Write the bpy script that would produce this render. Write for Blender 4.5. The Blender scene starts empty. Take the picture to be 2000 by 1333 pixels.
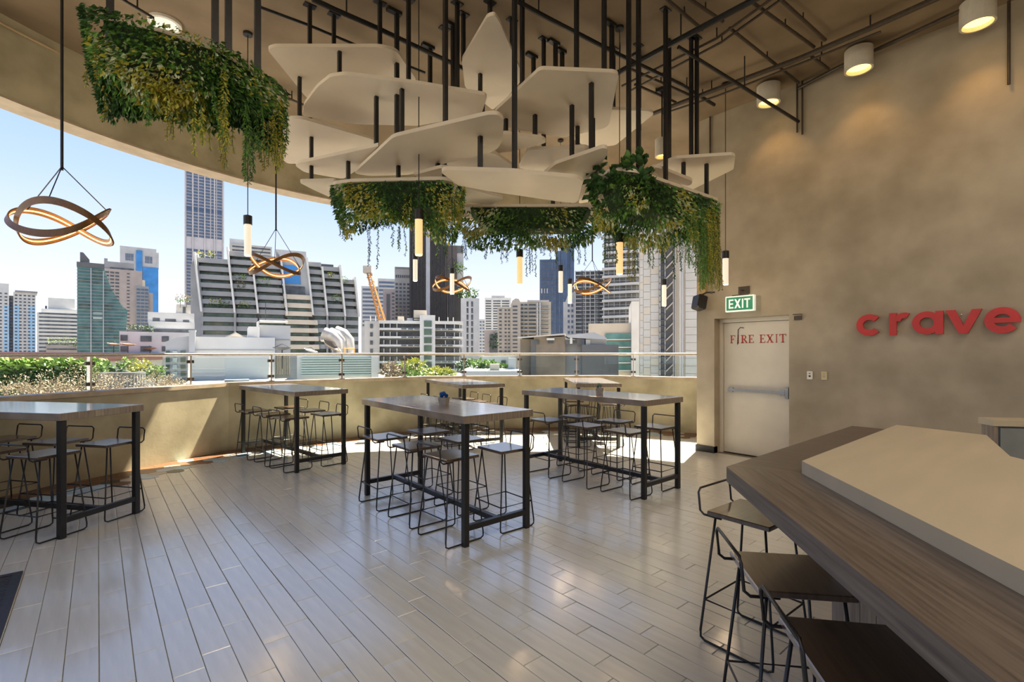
import bpy, math, random
from mathutils import Vector, Matrix
random.seed(7)
scene = bpy.context.scene
COL = scene.collection
PI = math.pi

# ------------------------------------------------------------------ camera
TH = math.radians(40.3); CT, ST = math.cos(TH), math.sin(TH)
FPX, HZ, EYE = 955.0, 690.0, 1.55
cam = bpy.data.cameras.new('camera'); camo = bpy.data.objects.new('camera', cam); COL.objects.link(camo)
cam.sensor_width = 36; cam.lens = 36*FPX/2000; cam.shift_y = (HZ-666.5)/2000
cam.clip_end = 3000; cam.clip_start = 0.05
camo.location = (0, 0, EYE); camo.rotation_euler = (PI/2, 0, -TH)
scene.camera = camo
# ------------------------------------------------------------------ sky, sun, exposure
world = bpy.data.worlds.new('sky'); scene.world = world; world.use_nodes = True
nt = world.node_tree; nt.nodes.clear()
wo = nt.nodes.new('ShaderNodeOutputWorld'); bg = nt.nodes.new('ShaderNodeBackground')
tc = nt.nodes.new('ShaderNodeTexCoord'); sx = nt.nodes.new('ShaderNodeSeparateXYZ'); rp = nt.nodes.new('ShaderNodeValToRGB')
nt.links.new(tc.outputs['Generated'], sx.inputs[0]); nt.links.new(sx.outputs['Z'], rp.inputs[0])
nt.links.new(rp.outputs[0], bg.inputs[0]); nt.links.new(bg.outputs[0], wo.inputs[0])
e = rp.color_ramp.elements
e[0].position = 0.0; e[0].color = (0.86, 0.89, 0.94, 1)
e[1].position = 1.0; e[1].color = (0.16, 0.33, 0.74, 1)
for p, c in ((0.12, (0.72, 0.78, 0.91)), (0.28, (0.45, 0.6, 0.91)), (0.45, (0.28, 0.45, 0.86))):
    k = e.new(p); k.color = (*c, 1)
bg.inputs[1].default_value = 0.74
SUN_EL, SUN_AZ = math.radians(54), math.radians(19)      # the sun stands beyond the right end of the terrace
sun = bpy.data.lights.new('sun', 'SUN'); sun.energy = 18; sun.angle = math.radians(0.6); sun.color = (1.0, 0.87, 0.66)
so = bpy.data.objects.new('sun', sun); COL.objects.link(so); so.location = (20, 8, 30)
sd = Vector((-math.cos(SUN_EL)*math.cos(SUN_AZ), -math.cos(SUN_EL)*math.sin(SUN_AZ), -math.sin(SUN_EL)))
so.rotation_euler = sd.to_track_quat('-Z', 'Y').to_euler()
scene.view_settings.view_transform = 'Standard'; scene.view_settings.look = 'None'
scene.view_settings.exposure = 0.9; scene.view_settings.gamma = 1; scene.view_settings.use_curve_mapping = False
scene.cycles.max_bounces = 10; scene.cycles.diffuse_bounces = 6; scene.cycles.transparent_max_bounces = 24
scene.cycles.sample_clamp_indirect = 6; scene.cycles.caustics_reflective = False; scene.cycles.caustics_refractive = False
# unseen fill lamps, added in rows under the ceiling to brighten the interior
FILL_LAMPS = [(x, y) for x in (-1.6, 1.6, 4.8) for y in (-0.6, -2.6)]
def fill_lamp(x, y, z, size, watts, color):
    l = bpy.data.lights.new('fill_light', 'AREA'); l.shape = 'SQUARE'; l.size = size; l.energy = watts; l.color = color
    o = bpy.data.objects.new('fill_light', l); COL.objects.link(o); o.location = (x, y, z); return o
for x, y in FILL_LAMPS: fill_lamp(x, y, 5.08, 0.9, 20, (1.0, 0.86, 0.68))

# ------------------------------------------------------------------ helpers
def wpt(u, d, z):                                   # image column u at distance d ahead, height z
    l = (u-1000)/FPX*d
    return Vector((l*CT+d*ST, d*CT-l*ST, z))
def onz(u, v, z):                                   # where the line of sight meets height z
    return wpt(u, (EYE-z)*FPX/(v-HZ), z)
def hz_at(v, d): return EYE-(v-HZ)/FPX*d

def new_mat(name, color, rough=0.5, metal=0.0, var=0.12, scale=8.0, bump=0.0, bscale=None, coord='Object', stretch=(1, 1, 1), emit=None, estr=0.0, color2=None, rnd=0.0, detail=4, spec=None, coat=None, lo=0.35, hi=0.65):
    m = bpy.data.materials.new(name); m.use_nodes = True
    n = m.node_tree.nodes; L = m.node_tree.links; b = n['Principled BSDF']
    b.inputs['Roughness'].default_value = rough; b.inputs['Metallic'].default_value = metal
    if spec is not None: b.inputs['Specular IOR Level'].default_value = spec
    t = n.new('ShaderNodeTexCoord'); mp = n.new('ShaderNodeMapping'); mp.inputs['Scale'].default_value = stretch
    L.new(t.outputs[coord], mp.inputs[0])
    ns = n.new('ShaderNodeTexNoise'); ns.inputs['Scale'].default_value = scale; ns.inputs['Detail'].default_value = detail
    L.new(mp.outputs[0], ns.inputs['Vector'])
    cr = n.new('ShaderNodeValToRGB'); L.new(ns.outputs[0], cr.inputs[0])
    c2 = color2 or tuple(min(1, c*(1+var)) for c in color); c1 = tuple(c*(1-var) for c in color) if not color2 else color
    cr.color_ramp.elements[0].position = lo; cr.color_ramp.elements[0].color = (*c1, 1)
    cr.color_ramp.elements[1].position = hi; cr.color_ramp.elements[1].color = (*c2, 1)
    out = cr.outputs[0]
    if rnd:
        oi = n.new('ShaderNodeObjectInfo'); mr = n.new('ShaderNodeMapRange'); mr.inputs[3].default_value = 1-rnd; mr.inputs[4].default_value = 1+rnd
        L.new(oi.outputs['Random'], mr.inputs[0]); hs = n.new('ShaderNodeHueSaturation'); L.new(mr.outputs[0], hs.inputs['Value']); L.new(out, hs.inputs['Color']); out = hs.outputs[0]
    L.new(out, b.inputs['Base Color'])
    if bump:
        bp = n.new('ShaderNodeBump'); bp.inputs['Strength'].default_value = bump; bp.inputs['Distance'].default_value = 0.01
        if bscale:
            n2 = n.new('ShaderNodeTexNoise'); n2.inputs['Scale'].default_value = bscale; n2.inputs['Detail'].default_value = 6; L.new(mp.outputs[0], n2.inputs['Vector']); L.new(n2.outputs[0], bp.inputs['Height'])
        else: L.new(ns.outputs[0], bp.inputs['Height'])
        L.new(bp.outputs[0], b.inputs['Normal'])
    if coat: b.inputs['Coat Weight'].default_value = coat[0]; b.inputs['Coat IOR'].default_value = coat[1]; b.inputs['Coat Roughness'].default_value = coat[2]
    if emit: b.inputs['Emission Color'].default_value = (*emit, 1); b.inputs['Emission Strength'].default_value = estr
    return m

def glass_mat(name, tint, ior=1.45, rough=0.0):
    m = bpy.data.materials.new(name); m.use_nodes = True; n = m.node_tree.nodes; L = m.node_tree.links; n.clear()
    o = n.new('ShaderNodeOutputMaterial'); mx = n.new('ShaderNodeMixShader'); tr = n.new('ShaderNodeBsdfTransparent'); gl = n.new('ShaderNodeBsdfGlossy'); fr = n.new('ShaderNodeFresnel')
    tr.inputs[0].default_value = (*tint, 1); gl.inputs['Roughness'].default_value = rough; fr.inputs[0].default_value = ior
    L.new(fr.outputs[0], mx.inputs[0]); L.new(tr.outputs[0], mx.inputs[1]); L.new(gl.outputs[0], mx.inputs[2]); L.new(mx.outputs[0], o.inputs[0])
    return m

MATX = {}                                           # object -> its world matrix, kept by hand
class MB:
    def __init__(s, M=None): s.v = []; s.f = []; s.mi = []; s.M = M
    def add(s, vs, fs, mi=0):
        k = len(s.v)
        s.v += [(s.M @ Vector(p)) if s.M else Vector(p) for p in vs]
        s.f += [tuple(i+k for i in q) for q in fs]; s.mi += [mi]*len(fs); return s
    def box(s, x0, x1, y0, y1, z0, z1, mi=0):
        return s.add([(x0,y0,z0),(x1,y0,z0),(x1,y1,z0),(x0,y1,z0),(x0,y0,z1),(x1,y0,z1),(x1,y1,z1),(x0,y1,z1)],
                     [(0,3,2,1),(4,5,6,7),(0,1,5,4),(1,2,6,5),(2,3,7,6),(3,0,4,7)], mi)
    def bbox(s, x0, x1, y0, y1, z0, z1, b, mi=0):   # box with chamfered top and vertical edges
        P = lambda d, z: [(x0+d,y0,z),(x1-d,y0,z),(x1,y0+d,z),(x1,y1-d,z),(x1-d,y1,z),(x0+d,y1,z),(x0,y1-d,z),(x0,y0+d,z)]
        def I(d, z): return [(x0+d+b,y0+b,z),(x1-d-b,y0+b,z),(x1-b,y0+d+b,z),(x1-b,y1-d-b,z),(x1-d-b,y1-b,z),(x0+d+b,y1-b,z),(x0+b,y1-d-b,z),(x0+b,y0+d+b,z)]
        vs = I(b, z0)+P(b, z0+b)+P(b, z1-b)+I(b, z1); fs = [tuple(range(7,-1,-1)), tuple(range(24,32))]
        for r in range(3):
            for i in range(8): j = (i+1) % 8; fs.append((r*8+i, r*8+j, r*8+8+j, r*8+8+i))
        return s.add(vs, fs, mi)
    def prism(s, poly, z0, z1, mi=0, zf=None):      # poly counter-clockwise; zf(x,y) lifts both faces
        n = len(poly); g = zf or (lambda x, y: 0)
        vs = [(x, y, z0+g(x, y)) for x, y in poly]+[(x, y, z1+g(x, y)) for x, y in poly]
        fs = [tuple(range(n-1,-1,-1)), tuple(range(n, 2*n))]+[(i, (i+1) % n, n+(i+1) % n, n+i) for i in range(n)]
        return s.add(vs, fs, mi)
    def cyl(s, c, r0, z0, z1, n=16, mi=0, r1=None, cap=True):
        r1 = r0 if r1 is None else r1
        vs = [(c[0]+r*math.cos(2*PI*i/n), c[1]+r*math.sin(2*PI*i/n), z) for r, z in ((r0, z0), (r1, z1)) for i in range(n)]
        fs = [(i, (i+1) % n, n+(i+1) % n, n+i) for i in range(n)]
        if cap: fs += [tuple(range(n-1,-1,-1)), tuple(range(n, 2*n))]
        return s.add(vs, fs, mi)
    def lathe(s, c, prof, n=16, mi=0):
        vs = [(c[0]+r*math.cos(2*PI*i/n), c[1]+r*math.sin(2*PI*i/n), z) for r, z in prof for i in range(n)]
        fs = [(k*n+i, k*n+(i+1) % n, (k+1)*n+(i+1) % n, (k+1)*n+i) for k in range(len(prof)-1) for i in range(n)]
        return s.add(vs, fs, mi)
    def tube(s, pts, r, n=6, closed=False, mi=0, flat=None):
        P = [Vector(p) for p in pts]; N = len(P); fr = []; up = Vector((0, 0, 1))
        for i in range(N):
            a = P[(i-1) % N] if closed or i else P[0]; b = P[(i+1) % N] if closed or i < N-1 else P[-1]
            t = (b-a).normalized()
            if abs(t.dot(up)) > 0.98: x = Vector((1, 0, 0)) if not fr else fr[-1][0]
            else: x = t.cross(up)
            x = (x-t*x.dot(t)).normalized()
            if fr and x.dot(fr[-1][0]) < 0: x = -x
            fr.append((x, t.cross(x).normalized()))
        vs = []
        for i in range(N):
            for k in range(n):
                a = 2*PI*(k+0.5)/n; vs.append(P[i]+fr[i][0]*(r*math.cos(a))+fr[i][1]*((flat or r)*math.sin(a)))
        fs = []
        for i in range(N if closed else N-1):
            j = (i+1) % N
            for k in range(n): q = (k+1) % n; fs.append((i*n+k, i*n+q, j*n+q, j*n+k))
        if not closed: fs += [tuple(range(n-1,-1,-1)), tuple((N-1)*n+k for k in range(n))]
        return s.add(vs, fs, mi)
    def rod(s, a, b, w, mi=0): return s.tube([a, b], w*0.7071, 4, mi=mi)
    def build(s, name, mats, parent=None, world=False, smooth=False):
        me = bpy.data.meshes.new(name)
        vs = s.v
        if world and parent: iv = MATX[parent.name].inverted(); vs = [iv @ p for p in vs]
        me.from_pydata([tuple(p) for p in vs], [], s.f)
        mats = mats if isinstance(mats, (list, tuple)) else [mats]
        for m in mats: me.materials.append(m)
        if len(mats) > 1: me.polygons.foreach_set('material_index', s.mi)
        if smooth: me.polygons.foreach_set('use_smooth', [True]*len(me.polygons))
        me.update()
        return link(name, me, parent)
def link(name, me, parent=None):
    o = bpy.data.objects.new(name, me); COL.objects.link(o)
    if parent: o.parent = parent
    return o
def tag(o, label=None, cat=None, group=None, kind=None):
    for k, x in (('label', label), ('category', cat), ('group', group), ('kind', kind)):
        if x: o[k] = x
    return o
def thing(name, label, cat, loc=(0, 0, 0), rz=0, group=None, kind=None):
    o = bpy.data.objects.new(name, None); COL.objects.link(o); o.location = loc; o.rotation_euler = (0, 0, rz); o.empty_display_size = 0.1
    MATX[o.name] = Matrix.Translation(Vector(loc)) @ Matrix.Rotation(rz, 4, 'Z')
    return tag(o, label, cat, group, kind)
def dup(root, loc, rz, label):
    r = root.copy(); COL.objects.link(r); r.location = loc; r.rotation_euler = (0, 0, rz); r['label'] = label
    for ch in root.children:
        c = ch.copy(); COL.objects.link(c); c.parent = r
        for g in ch.children: d = g.copy(); COL.objects.link(d); d.parent = c
    return r
def rounded(poly, r=0.25, n=4):
    out = []; N = len(poly)
    for i in range(N):
        p = Vector(poly[i]); a = Vector(poly[i-1]); b = Vector(poly[(i+1) % N])
        rr = r if not isinstance(r, (list, tuple)) else r[i]
        k = min(rr, 0.45*(a-p).length, 0.45*(b-p).length)
        s0 = p+(a-p).normalized()*k; s1 = p+(b-p).normalized()*k
        for j in range(n+1):
            t = j/n; q = s0*(1-t)**2+p*2*t*(1-t)+s1*t*t; out.append((q.x, q.y))
    return out

# ------------------------------------------------------------------ materials
M = {}
M['concrete'] = new_mat('polished_concrete', (0.28, 0.235, 0.165), 0.55, scale=1.9, bump=0.06, bscale=30, detail=12, color2=(0.45, 0.385, 0.29), lo=0.28, hi=0.72, coord='Object')
M['parapet'] = new_mat('parapet_concrete', (0.3, 0.265, 0.17), 0.5, scale=1.9, bump=0.08, bscale=30, detail=11, color2=(0.47, 0.42, 0.29))
M['coping'] = new_mat('coping_stone', (0.42, 0.34, 0.24), 0.5, var=0.12, scale=6)
M['ceiling'] = new_mat('ceiling_paint', (0.18, 0.13, 0.075), 0.7, scale=1.5, color2=(0.27, 0.2, 0.125), detail=7)
M['black'] = new_mat('black_steel', (0.012, 0.012, 0.013), 0.38, 0.0, var=0.2, scale=40)
M['pipe'] = new_mat('brown_painted_pipe', (0.05, 0.035, 0.022), 0.5, var=0.2, scale=30)
M['steel'] = new_mat('brushed_steel', (0.55, 0.53, 0.5), 0.3, 1.0, var=0.1, scale=50)
M['tile'] = new_mat('plank_tile', (0.65, 0.65, 0.585), 0.3, var=0.05, scale=3, stretch=(9, 1, 1), rnd=0.04, detail=6, coat=(0.8, 1.8, 0.16))
M['grout'] = new_mat('grout', (0.2, 0.18, 0.15), 0.9, var=0.15, scale=20)
M['hex_brown'] = new_mat('brown_hex_tile', (0.15, 0.07, 0.035), 0.35, var=0.2, scale=5, rnd=0.15)
M['hex_blue'] = new_mat('pale_blue_hex_tile', (0.42, 0.58, 0.66), 0.3, var=0.1, scale=5, rnd=0.1)
M['hex_black'] = new_mat('black_hex_tile', (0.02, 0.018, 0.018), 0.3, var=0.2, scale=5)
M['hex_beige'] = new_mat('beige_hex_tile', (0.5, 0.46, 0.38), 0.3, var=0.1, scale=5, rnd=0.1)
M['ttop'] = new_mat('table_laminate', (0.17, 0.13, 0.1), 0.3, coat=(1.0, 2.0, 0.1), var=0.2, scale=4, stretch=(14, 1, 1), color2=(0.29, 0.235, 0.19), detail=7)
M['seat'] = new_mat('stool_seat_wood', (0.045, 0.026, 0.015), 0.3, coat=(0.7, 1.7, 0.15), scale=5, stretch=(12, 1, 1), color2=(0.085, 0.052, 0.033), detail=6)
M['barwood'] = new_mat('bar_wood', (0.055, 0.041, 0.033), 0.36, scale=3.2, stretch=(26, 1.2, 26), color2=(0.14, 0.112, 0.095), detail=8, bump=0.05, lo=0.3, hi=0.72)
M['barpanel'] = new_mat('bar_front_wood', (0.12, 0.09, 0.07), 0.45, scale=3.2, stretch=(14, 14, 0.9), color2=(0.3, 0.25, 0.21), detail=8, bump=0.05, lo=0.3, hi=0.72)
M['slab'] = new_mat('cream_stone_slab', (0.47, 0.41, 0.3), 0.38, scale=1.5, stretch=(1, 6, 1), color2=(0.53, 0.45, 0.33), detail=8)
M['cream'] = new_mat('cream_lacquer_panel', (0.66, 0.58, 0.46), 0.45, var=0.03, scale=3)
M['white_door'] = new_mat('door_paint', (0.68, 0.63, 0.54), 0.35, var=0.04, scale=3)
M['red'] = new_mat('red_paint', (0.52, 0.025, 0.02), 0.4, var=0.08, scale=6)
M['redprint'] = new_mat('red_print', (0.45, 0.05, 0.035), 0.5, var=0.25, scale=40)
M['green_sign'] = new_mat('green_sign', (0.01, 0.16, 0.085), 0.35, var=0.08, scale=8, emit=(0.01, 0.25, 0.12), estr=0.25)
M['white_sign'] = new_mat('white_sign', (0.85, 0.85, 0.78), 0.4, var=0.03, scale=8, emit=(0.8, 0.9, 0.8), estr=0.25)
M['plastic'] = new_mat('white_plastic', (0.75, 0.72, 0.64), 0.4, var=0.04, scale=20)
M['lampwhite'] = new_mat('lamp_housing', (0.58, 0.54, 0.46), 0.5, var=0.05, scale=12)
M['glow'] = new_mat('warm_lamp_glow', (1, 0.8, 0.4), 0.5, var=0.02, emit=(1.0, 0.6, 0.16), estr=2.0)
M['glass'] = glass_mat('clear_rail_glass', (0.90, 0.95, 0.94))
M['dark'] = new_mat('dark_recess', (0.02, 0.02, 0.022), 0.7, var=0.2, scale=10)
M['greycab'] = new_mat('grey_cabinet', (0.2, 0.22, 0.23), 0.5, var=0.08, scale=6)
M['mat'] = new_mat('rubber_mat', (0.03, 0.032, 0.038), 0.6, var=0.3, scale=60)
M['pale_plinth'] = new_mat('pale_plinth', (0.42, 0.47, 0.5), 0.5, var=0.05, scale=4)
# ================================================================== the terrace room
CX, CY, R = 3.0, 2.5, 6.35
A0, A1 = math.radians(13.9), math.radians(195)
ZC = 5.22
def ring(r, a0=A0, a1=A1, n=96): return [(CX+r*math.cos(a0+(a1-a0)*i/n), CY+r*math.sin(a0+(a1-a0)*i/n)) for i in range(n+1)]
def arc_wall(mb, r0, r1, z0, z1, a0=A0, a1=A1, n=96):
    return mb.prism_strip(ring(r0, a0, a1, n), ring(r1, a0, a1, n), z0, z1)
def prism_strip(s, a, b, z0, z1, mi=0):
    n = len(a); vs = [(*p, z0) for p in a]+[(*p, z0) for p in b]+[(*p, z1) for p in a]+[(*p, z1) for p in b]
    fs = []
    for i in range(n-1):
        fs += [(2*n+i, 3*n+i, 3*n+i+1, 2*n+i+1)[::-1], (i, i+1, n+i+1, n+i)[::-1], (i, 2*n+i, 2*n+i+1, i+1)[::-1], (n+i, n+i+1, 3*n+i+1, 3*n+i)[::-1]]
    fs += [(0, n, 3*n, 2*n), (n-1, 2*n-1, 4*n-1, 3*n-1)[::-1]]
    return s.add(vs, fs, mi)
MB.prism_strip = prism_strip
# the parapet is a polygon of straight lengths between these corners
PV = [math.radians(a) for a in (13.9, 38.5, 70.5, 102.5, 134.5, 166.5, 195)]; AP = 6.5*math.cos(math.radians(16))
def poly_r(a, d=0.0):
    m = min((math.radians(k) for k in (22.5, 54.5, 86.5, 118.5, 150.5, 182.5)), key=lambda m: abs(a-m)); return (AP+d)/math.cos(a-m)
def ppt(a, d=0.0): r = poly_r(a, d); return (CX+r*math.cos(a), CY+r*math.sin(a))
def pring(d): return [ppt(a, d) for a in PV]
def post_ang(u, d):
    lo, hi = PV[0]-.3, PV[-1]
    for _ in range(50):
        m = (lo+hi)/2; x, y = ppt(m, d); uu = 1000+FPX*(x*CT-y*ST)/(x*ST+y*CT)
        if uu > u: lo = m
        else: hi = m
    return (lo+hi)/2
def ray_ang(u, r=R):                                # angle on the terrace circle seen at image column u
    k = (u-1000)/FPX; dx, dy = k*CT+ST, CT-k*ST
    a = dx*dx+dy*dy; b = dx*CX+dy*CY; t = (b+math.sqrt(b*b-a*(CX*CX+CY*CY-r*r)))/a
    return math.atan2(dy*t-CY, dx*t-CX)

# floor: grout bed, plank tiles
XW, YB, XL = 7.27, -4.0, -3.15
bed = MB(); bed.box(XL-0.3, 10.2, YB-0.3, 9.2, -0.4, -0.006)
floor = bed.build('floor', M['grout']); tag(floor, 'pale plank tiled terrace floor', kind='structure')
MATX[floor.name] = Matrix.Identity(4)
TW, TL, G = 0.1335, 0.585, 0.0024
def inside(x, y):
    if (x-CX)**2+(y-CY)**2 < 6.42**2 and y > 0.9: return not (x > XW+0.05 and y < 4.0)
    return y <= 0.9 and y > YB and XL < x < XW+0.1
tiles = []
for i in range(-26, 62):
    x = 0.007+i*TW; off = (i*0.3719 % 1)*0.12+(i % 3)*TL/3
    for j in range(-9, 17):
        y = j*TL+off
        if inside(x+TW/2, y+TL/2): tiles.append((x, y))
def tile_mesh(k):
    mb = MB(); b = 0.0025; h = TL-G; w = TW-G; s = 0.0
    c = 0.0006*(k-1)
    ys = (0, b, 0.05, h/2, h-0.05, h-b, h); zs = (-0.004, -0.0005, 0.0002*(k % 2), c, 0.0003*(k % 3)-0.0002, -0.0004, -0.004)
    vs = []; fs = []
    for y, z in zip(ys, zs):
        for x, q in ((0, -0.002), (b, 0), (w-b, 0), (w, -0.002)): vs.append((x+G/2, y+G/2, z+q))
    for r in range(6):
        for q in range(3): fs.append((r*4+q, r*4+q+1, r*4+5+q, r*4+4+q))
    me = MB().add(vs, fs)
    m = bpy.data.meshes.new('tile'); m.from_pydata([tuple(p) for p in me.v], [], me.f); m.materials.append(M['tile'])
    m.update(); return m
tmesh = [tile_mesh(k) for k in range(4)]
def tscore(t):                                      # the tiles in view that show largest come first
    x, y = t[0]+TW/2, t[1]+TL/2; d = x*ST+y*CT; l = x*CT-y*ST
    if d < 1.9 or abs(l) > d*1.1: return 99+abs(d)+abs(l)
    return d
tiles.sort(key=tscore)
for x, y in tiles[:300]:
    o = link('tile', random.choice(tmesh), floor); o.location = (x, y, random.uniform(-0.0006, 0.0004)); o.rotation_euler = (random.uniform(-.0012, .0012), random.uniform(-.003, .003), 0)
rest = MB()
for x, y in tiles[300:]:
    me = random.choice(tmesh); dz = random.uniform(-0.0006, 0.0004); ta = random.uniform(-.003, .003)
    rest.add([(x+v.co.x, y+v.co.y, v.co.z+dz-ta*v.co.x) for v in me.vertices], [tuple(p.vertices) for p in me.polygons])
o = rest.build('tiles', M['tile'], floor); tag(o, kind='stuff')
# border of hexagonal tiles along the parapet
HW = 0.19
def hex_mesh(m):
    p = [((HW/2-0.002)/math.cos(PI/6)*math.cos(PI/6+k*PI/3), (HW/2-0.002)/math.cos(PI/6)*math.sin(PI/6+k*PI/3)) for k in range(6)]
    mb = MB(); mb.prism(p, -0.003, 0.0035); me = bpy.data.meshes.new('hexagon_tile'); me.from_pydata([tuple(v) for v in mb.v], [], mb.f); me.materials.append(M[m]); return me
hm = {k: hex_mesh(k) for k in ('hex_brown', 'hex_blue', 'hex_black', 'hex_beige')}
hr = random.Random(3)
for j in range(0, 60):
    for i in range(0, 70):
        x = -3.4+i*HW+(j % 2)*HW/2; y = 0.5+j*HW*0.866; rr = math.hypot(x-CX, y-CY)
        lim = 5.62+0.14*hr.random()
        lim += poly_r(math.atan2(y-CY, x-CX))-6.35
        if not (lim < rr < poly_r(math.atan2(y-CY, x-CX))+.1) or y < 1.0 or x < -1.9: continue
        if x > XW-0.1 and y < 4.1: continue
        k = 'hex_brown' if rr > lim+.34 and hr.random() < 0.93 else hr.choice(('hex_blue', 'hex_blue', 'hex_black', 'hex_beige', 'hex_brown'))
        o = link('hexagon_tile', hm[k], floor); o.location = (x, y, 0)

# ceiling slab with the curved outer edge
pl = ring(R+0.5, math.radians(-1), A1)+[(XL-0.4, YB-0.3), (9.35, YB-0.3)]
ceil = MB().prism(pl, ZC, ZC+0.5).build('ceiling', M['ceiling']); tag(ceil, 'brown painted concrete ceiling', kind='structure')
# right wall with the door recess
mb = MB(); DY0, DY1, DZ, XD = 2.67, 3.74, 2.08, 7.5
mb.box(XW, 7.8, YB, DY0, 0, ZC); mb.box(XW, 7.8, DY0, DY1, DZ, ZC); mb.box(XW, 7.8, DY1, 4.03, 0, ZC); mb.box(7.8, 9.32, YB, 4.03, 0, ZC)
wr = mb.build('wall_right', M['concrete']); tag(wr, 'tall mottled concrete wall with the fire door', kind='structure')
wb = MB().box(XL-0.3, XW+0.1, YB-0.3, YB, 0, ZC)
wb = wb.build('wall_back', M['concrete']); tag(wb, kind='structure')
wl = MB().box(XL-0.3, XL, YB, 0.88, 0, 1.02).box(XL-0.3, XL, YB, 0.88, 4.34, ZC).box(XL-0.3, XL, 0.58, 0.88, 1.02, 4.34).build('wall_left', M['concrete']); tag(wl, kind='structure')
bb = MB(); bb.box(XW-0.015, XW+0.1, DY1+0.0, 4.03, 0, 0.1); bb.box(XW-0.015, XW, 0.9, DY0, 0, 0.1); bb.box(XW-0.015, XW+0.32, 4.03, 4.045, 0, 0.1)
tag(bb.build('baseboard_right', M['dark']), kind='structure')
# parapet, coping, fascia beam
wp = MB(); wp.prism_strip(pring(0), pring(.2), -0.4, 1.02); wpo = wp.build('wall_outer', M['parapet'], smooth=False); tag(wpo, 'curved concrete parapet of the terrace', kind='structure')
cp = MB(); cp.prism_strip(pring(-.02), pring(.24), 1.02, 1.075); cp.build('coping', M['coping'], wpo)
fa = MB(); arc_wall(fa, R, R+0.3, 4.34, ZC, math.radians(0)); fao = fa.build('trim_1', M['parapet']); tag(fao, 'curved concrete beam above the opening', kind='structure')
fl = MB(); arc_wall(fl, R-0.015, R+0.31, 4.315, 4.34, math.radians(0)); fl.build('drip_edge', M['coping'], fao)
pp = MB(); pp.tube([(CX+(R-.06)*math.cos(a), CY+(R-.06)*math.sin(a), 5.08) for a in [math.radians(q) for q in range(122, 180, 2)]], 0.016, 8)
o = pp.build('conduit', new_mat('tan_conduit', (0.4, 0.3, 0.17), 0.5, var=0.1, scale=10)); tag(o, 'thin tan conduit run along the concrete beam', 'pipe')

# fire door
door = thing('door_1', 'cream fire exit door with push bar', None, (XD, (DY0+DY1)/2, 0), 0, kind='structure')
f = MB(); f.box(XD-0.06, XD+0.06, DY1-0.045, DY1, 0, DZ); f.box(XD-0.06, XD+0.06, DY0, DY0+0.045, 0, DZ); f.box(XD-0.06, XD+0.06, DY0+0.045, DY1-0.045, DZ-0.06, DZ); f.build('frame', M['white_door'], door, True)
lf = MB(); lf.bbox(XD-0.02, XD+0.03, DY0+0.05, DY1-0.05, 0.012, DZ-0.065, 0.004); leaf = lf.build('leaf', M['white_door'], door, True)
h = MB(); zb = 0.985
h.box(XD-0.075, XD-0.05, DY0+0.09, DY1-0.13, zb-0.02, zb+0.02); h.box(XD-0.05, XD-0.02, DY1-0.2, DY1-0.13, zb-0.035, zb+0.035); h.box(XD-0.085, XD-0.02, DY0+0.065, DY0+0.11, zb-0.085, zb+0.075); h.box(XD-0.095, XD-0.07, DY0+0.11, DY0+0.17, zb-0.045, zb+0.045)
h.build('push_bar', M['steel'], door, True)
# serif lettering, drawn on the plane of the leaf: s runs to the viewer's right, t upwards
def letter(mb, ch, s0, t0, w, h, put, st=None):
    st = st or w*0.24; th = st*0.42; sf = w*0.14
    def bar(a0, a1, b0, b1): put(mb, [(s0+a0, t0+b0), (s0+a1, t0+b0), (s0+a1, t0+b1), (s0+a0, t0+b1)])
    def poly(q): put(mb, [(s0+x, t0+y) for x, y in q])
    if ch in 'FERI' or ch == 'T':
        x = 0.12*w if ch in 'FER' else (w-st)/2
        bar(x, x+st, 0, h)
        if ch != 'E': bar(x-sf, x+st+sf, 0, th)
        if ch == 'E': bar(x-sf, w*0.95, 0, th); bar(w*0.95-th, w*0.95, 0, h*0.25)
        if ch in 'FE': bar(x-sf, w*0.92, h-th, h); bar(w*0.92-th, w*0.92, h*0.76, h); bar(x+st, w*0.66, h*0.5-th/2, h*0.5+th/2); bar(w*0.66-th, w*0.66, h*0.38, h*0.62)
        if ch == 'I': bar(x-sf, x+st+sf, h-th, h)
        if ch == 'T': bar(0, w, h-th, h); bar(0, th, h*0.74, h); bar(w-th, w, h*0.74, h)
        if ch == 'R':
            bar(x-sf, x+st, h-th, h); cx = x+st; ro = h*0.26; o = []; n = []
            for k in range(9): a = -PI/2+PI*k/8; o.append((cx+w*0.1+ro*1.15*math.cos(a), h*0.74+ro*math.sin(a))); n.append((cx+w*0.1+(ro*1.15-st*0.85)*math.cos(a), h*0.74+(ro-th)*math.sin(a)))
            for k in range(8): poly([n[k], o[k], o[k+1], n[k+1]])
            bar(cx, cx+w*0.1, h*0.48, h*0.48+th); bar(cx, cx+w*0.1, h-th, h)
            poly([(cx+w*0.02, h*0.48), (cx+w*0.36, th), (cx+w*0.36, 0), (cx+w*0.62, 0), (cx+w*0.62, th), (cx+w*0.24, h*0.5)])
    if ch == 'X':
        poly([(w*0.08, h-th), (w*0.66, th), (w*0.66+st, th), (w*0.08+st, h-th)]); poly([(w*0.12, th), (w*0.12+th*1.3, th), (w*0.84, h-th), (w*0.84-th*1.3, h-th)])
        bar(0, w*0.45, h-th, h); bar(w*0.6, w, h-th, h); bar(0, w*0.34, 0, th); bar(w*0.55, w, 0, th)
XP = XD-0.0225
def put_door(mb, q): mb.add([(XP, DY1-a, b) for a, b in q], [tuple(range(len(q)))])
tx = MB(); s = 0.15; t0 = 1.70
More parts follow.
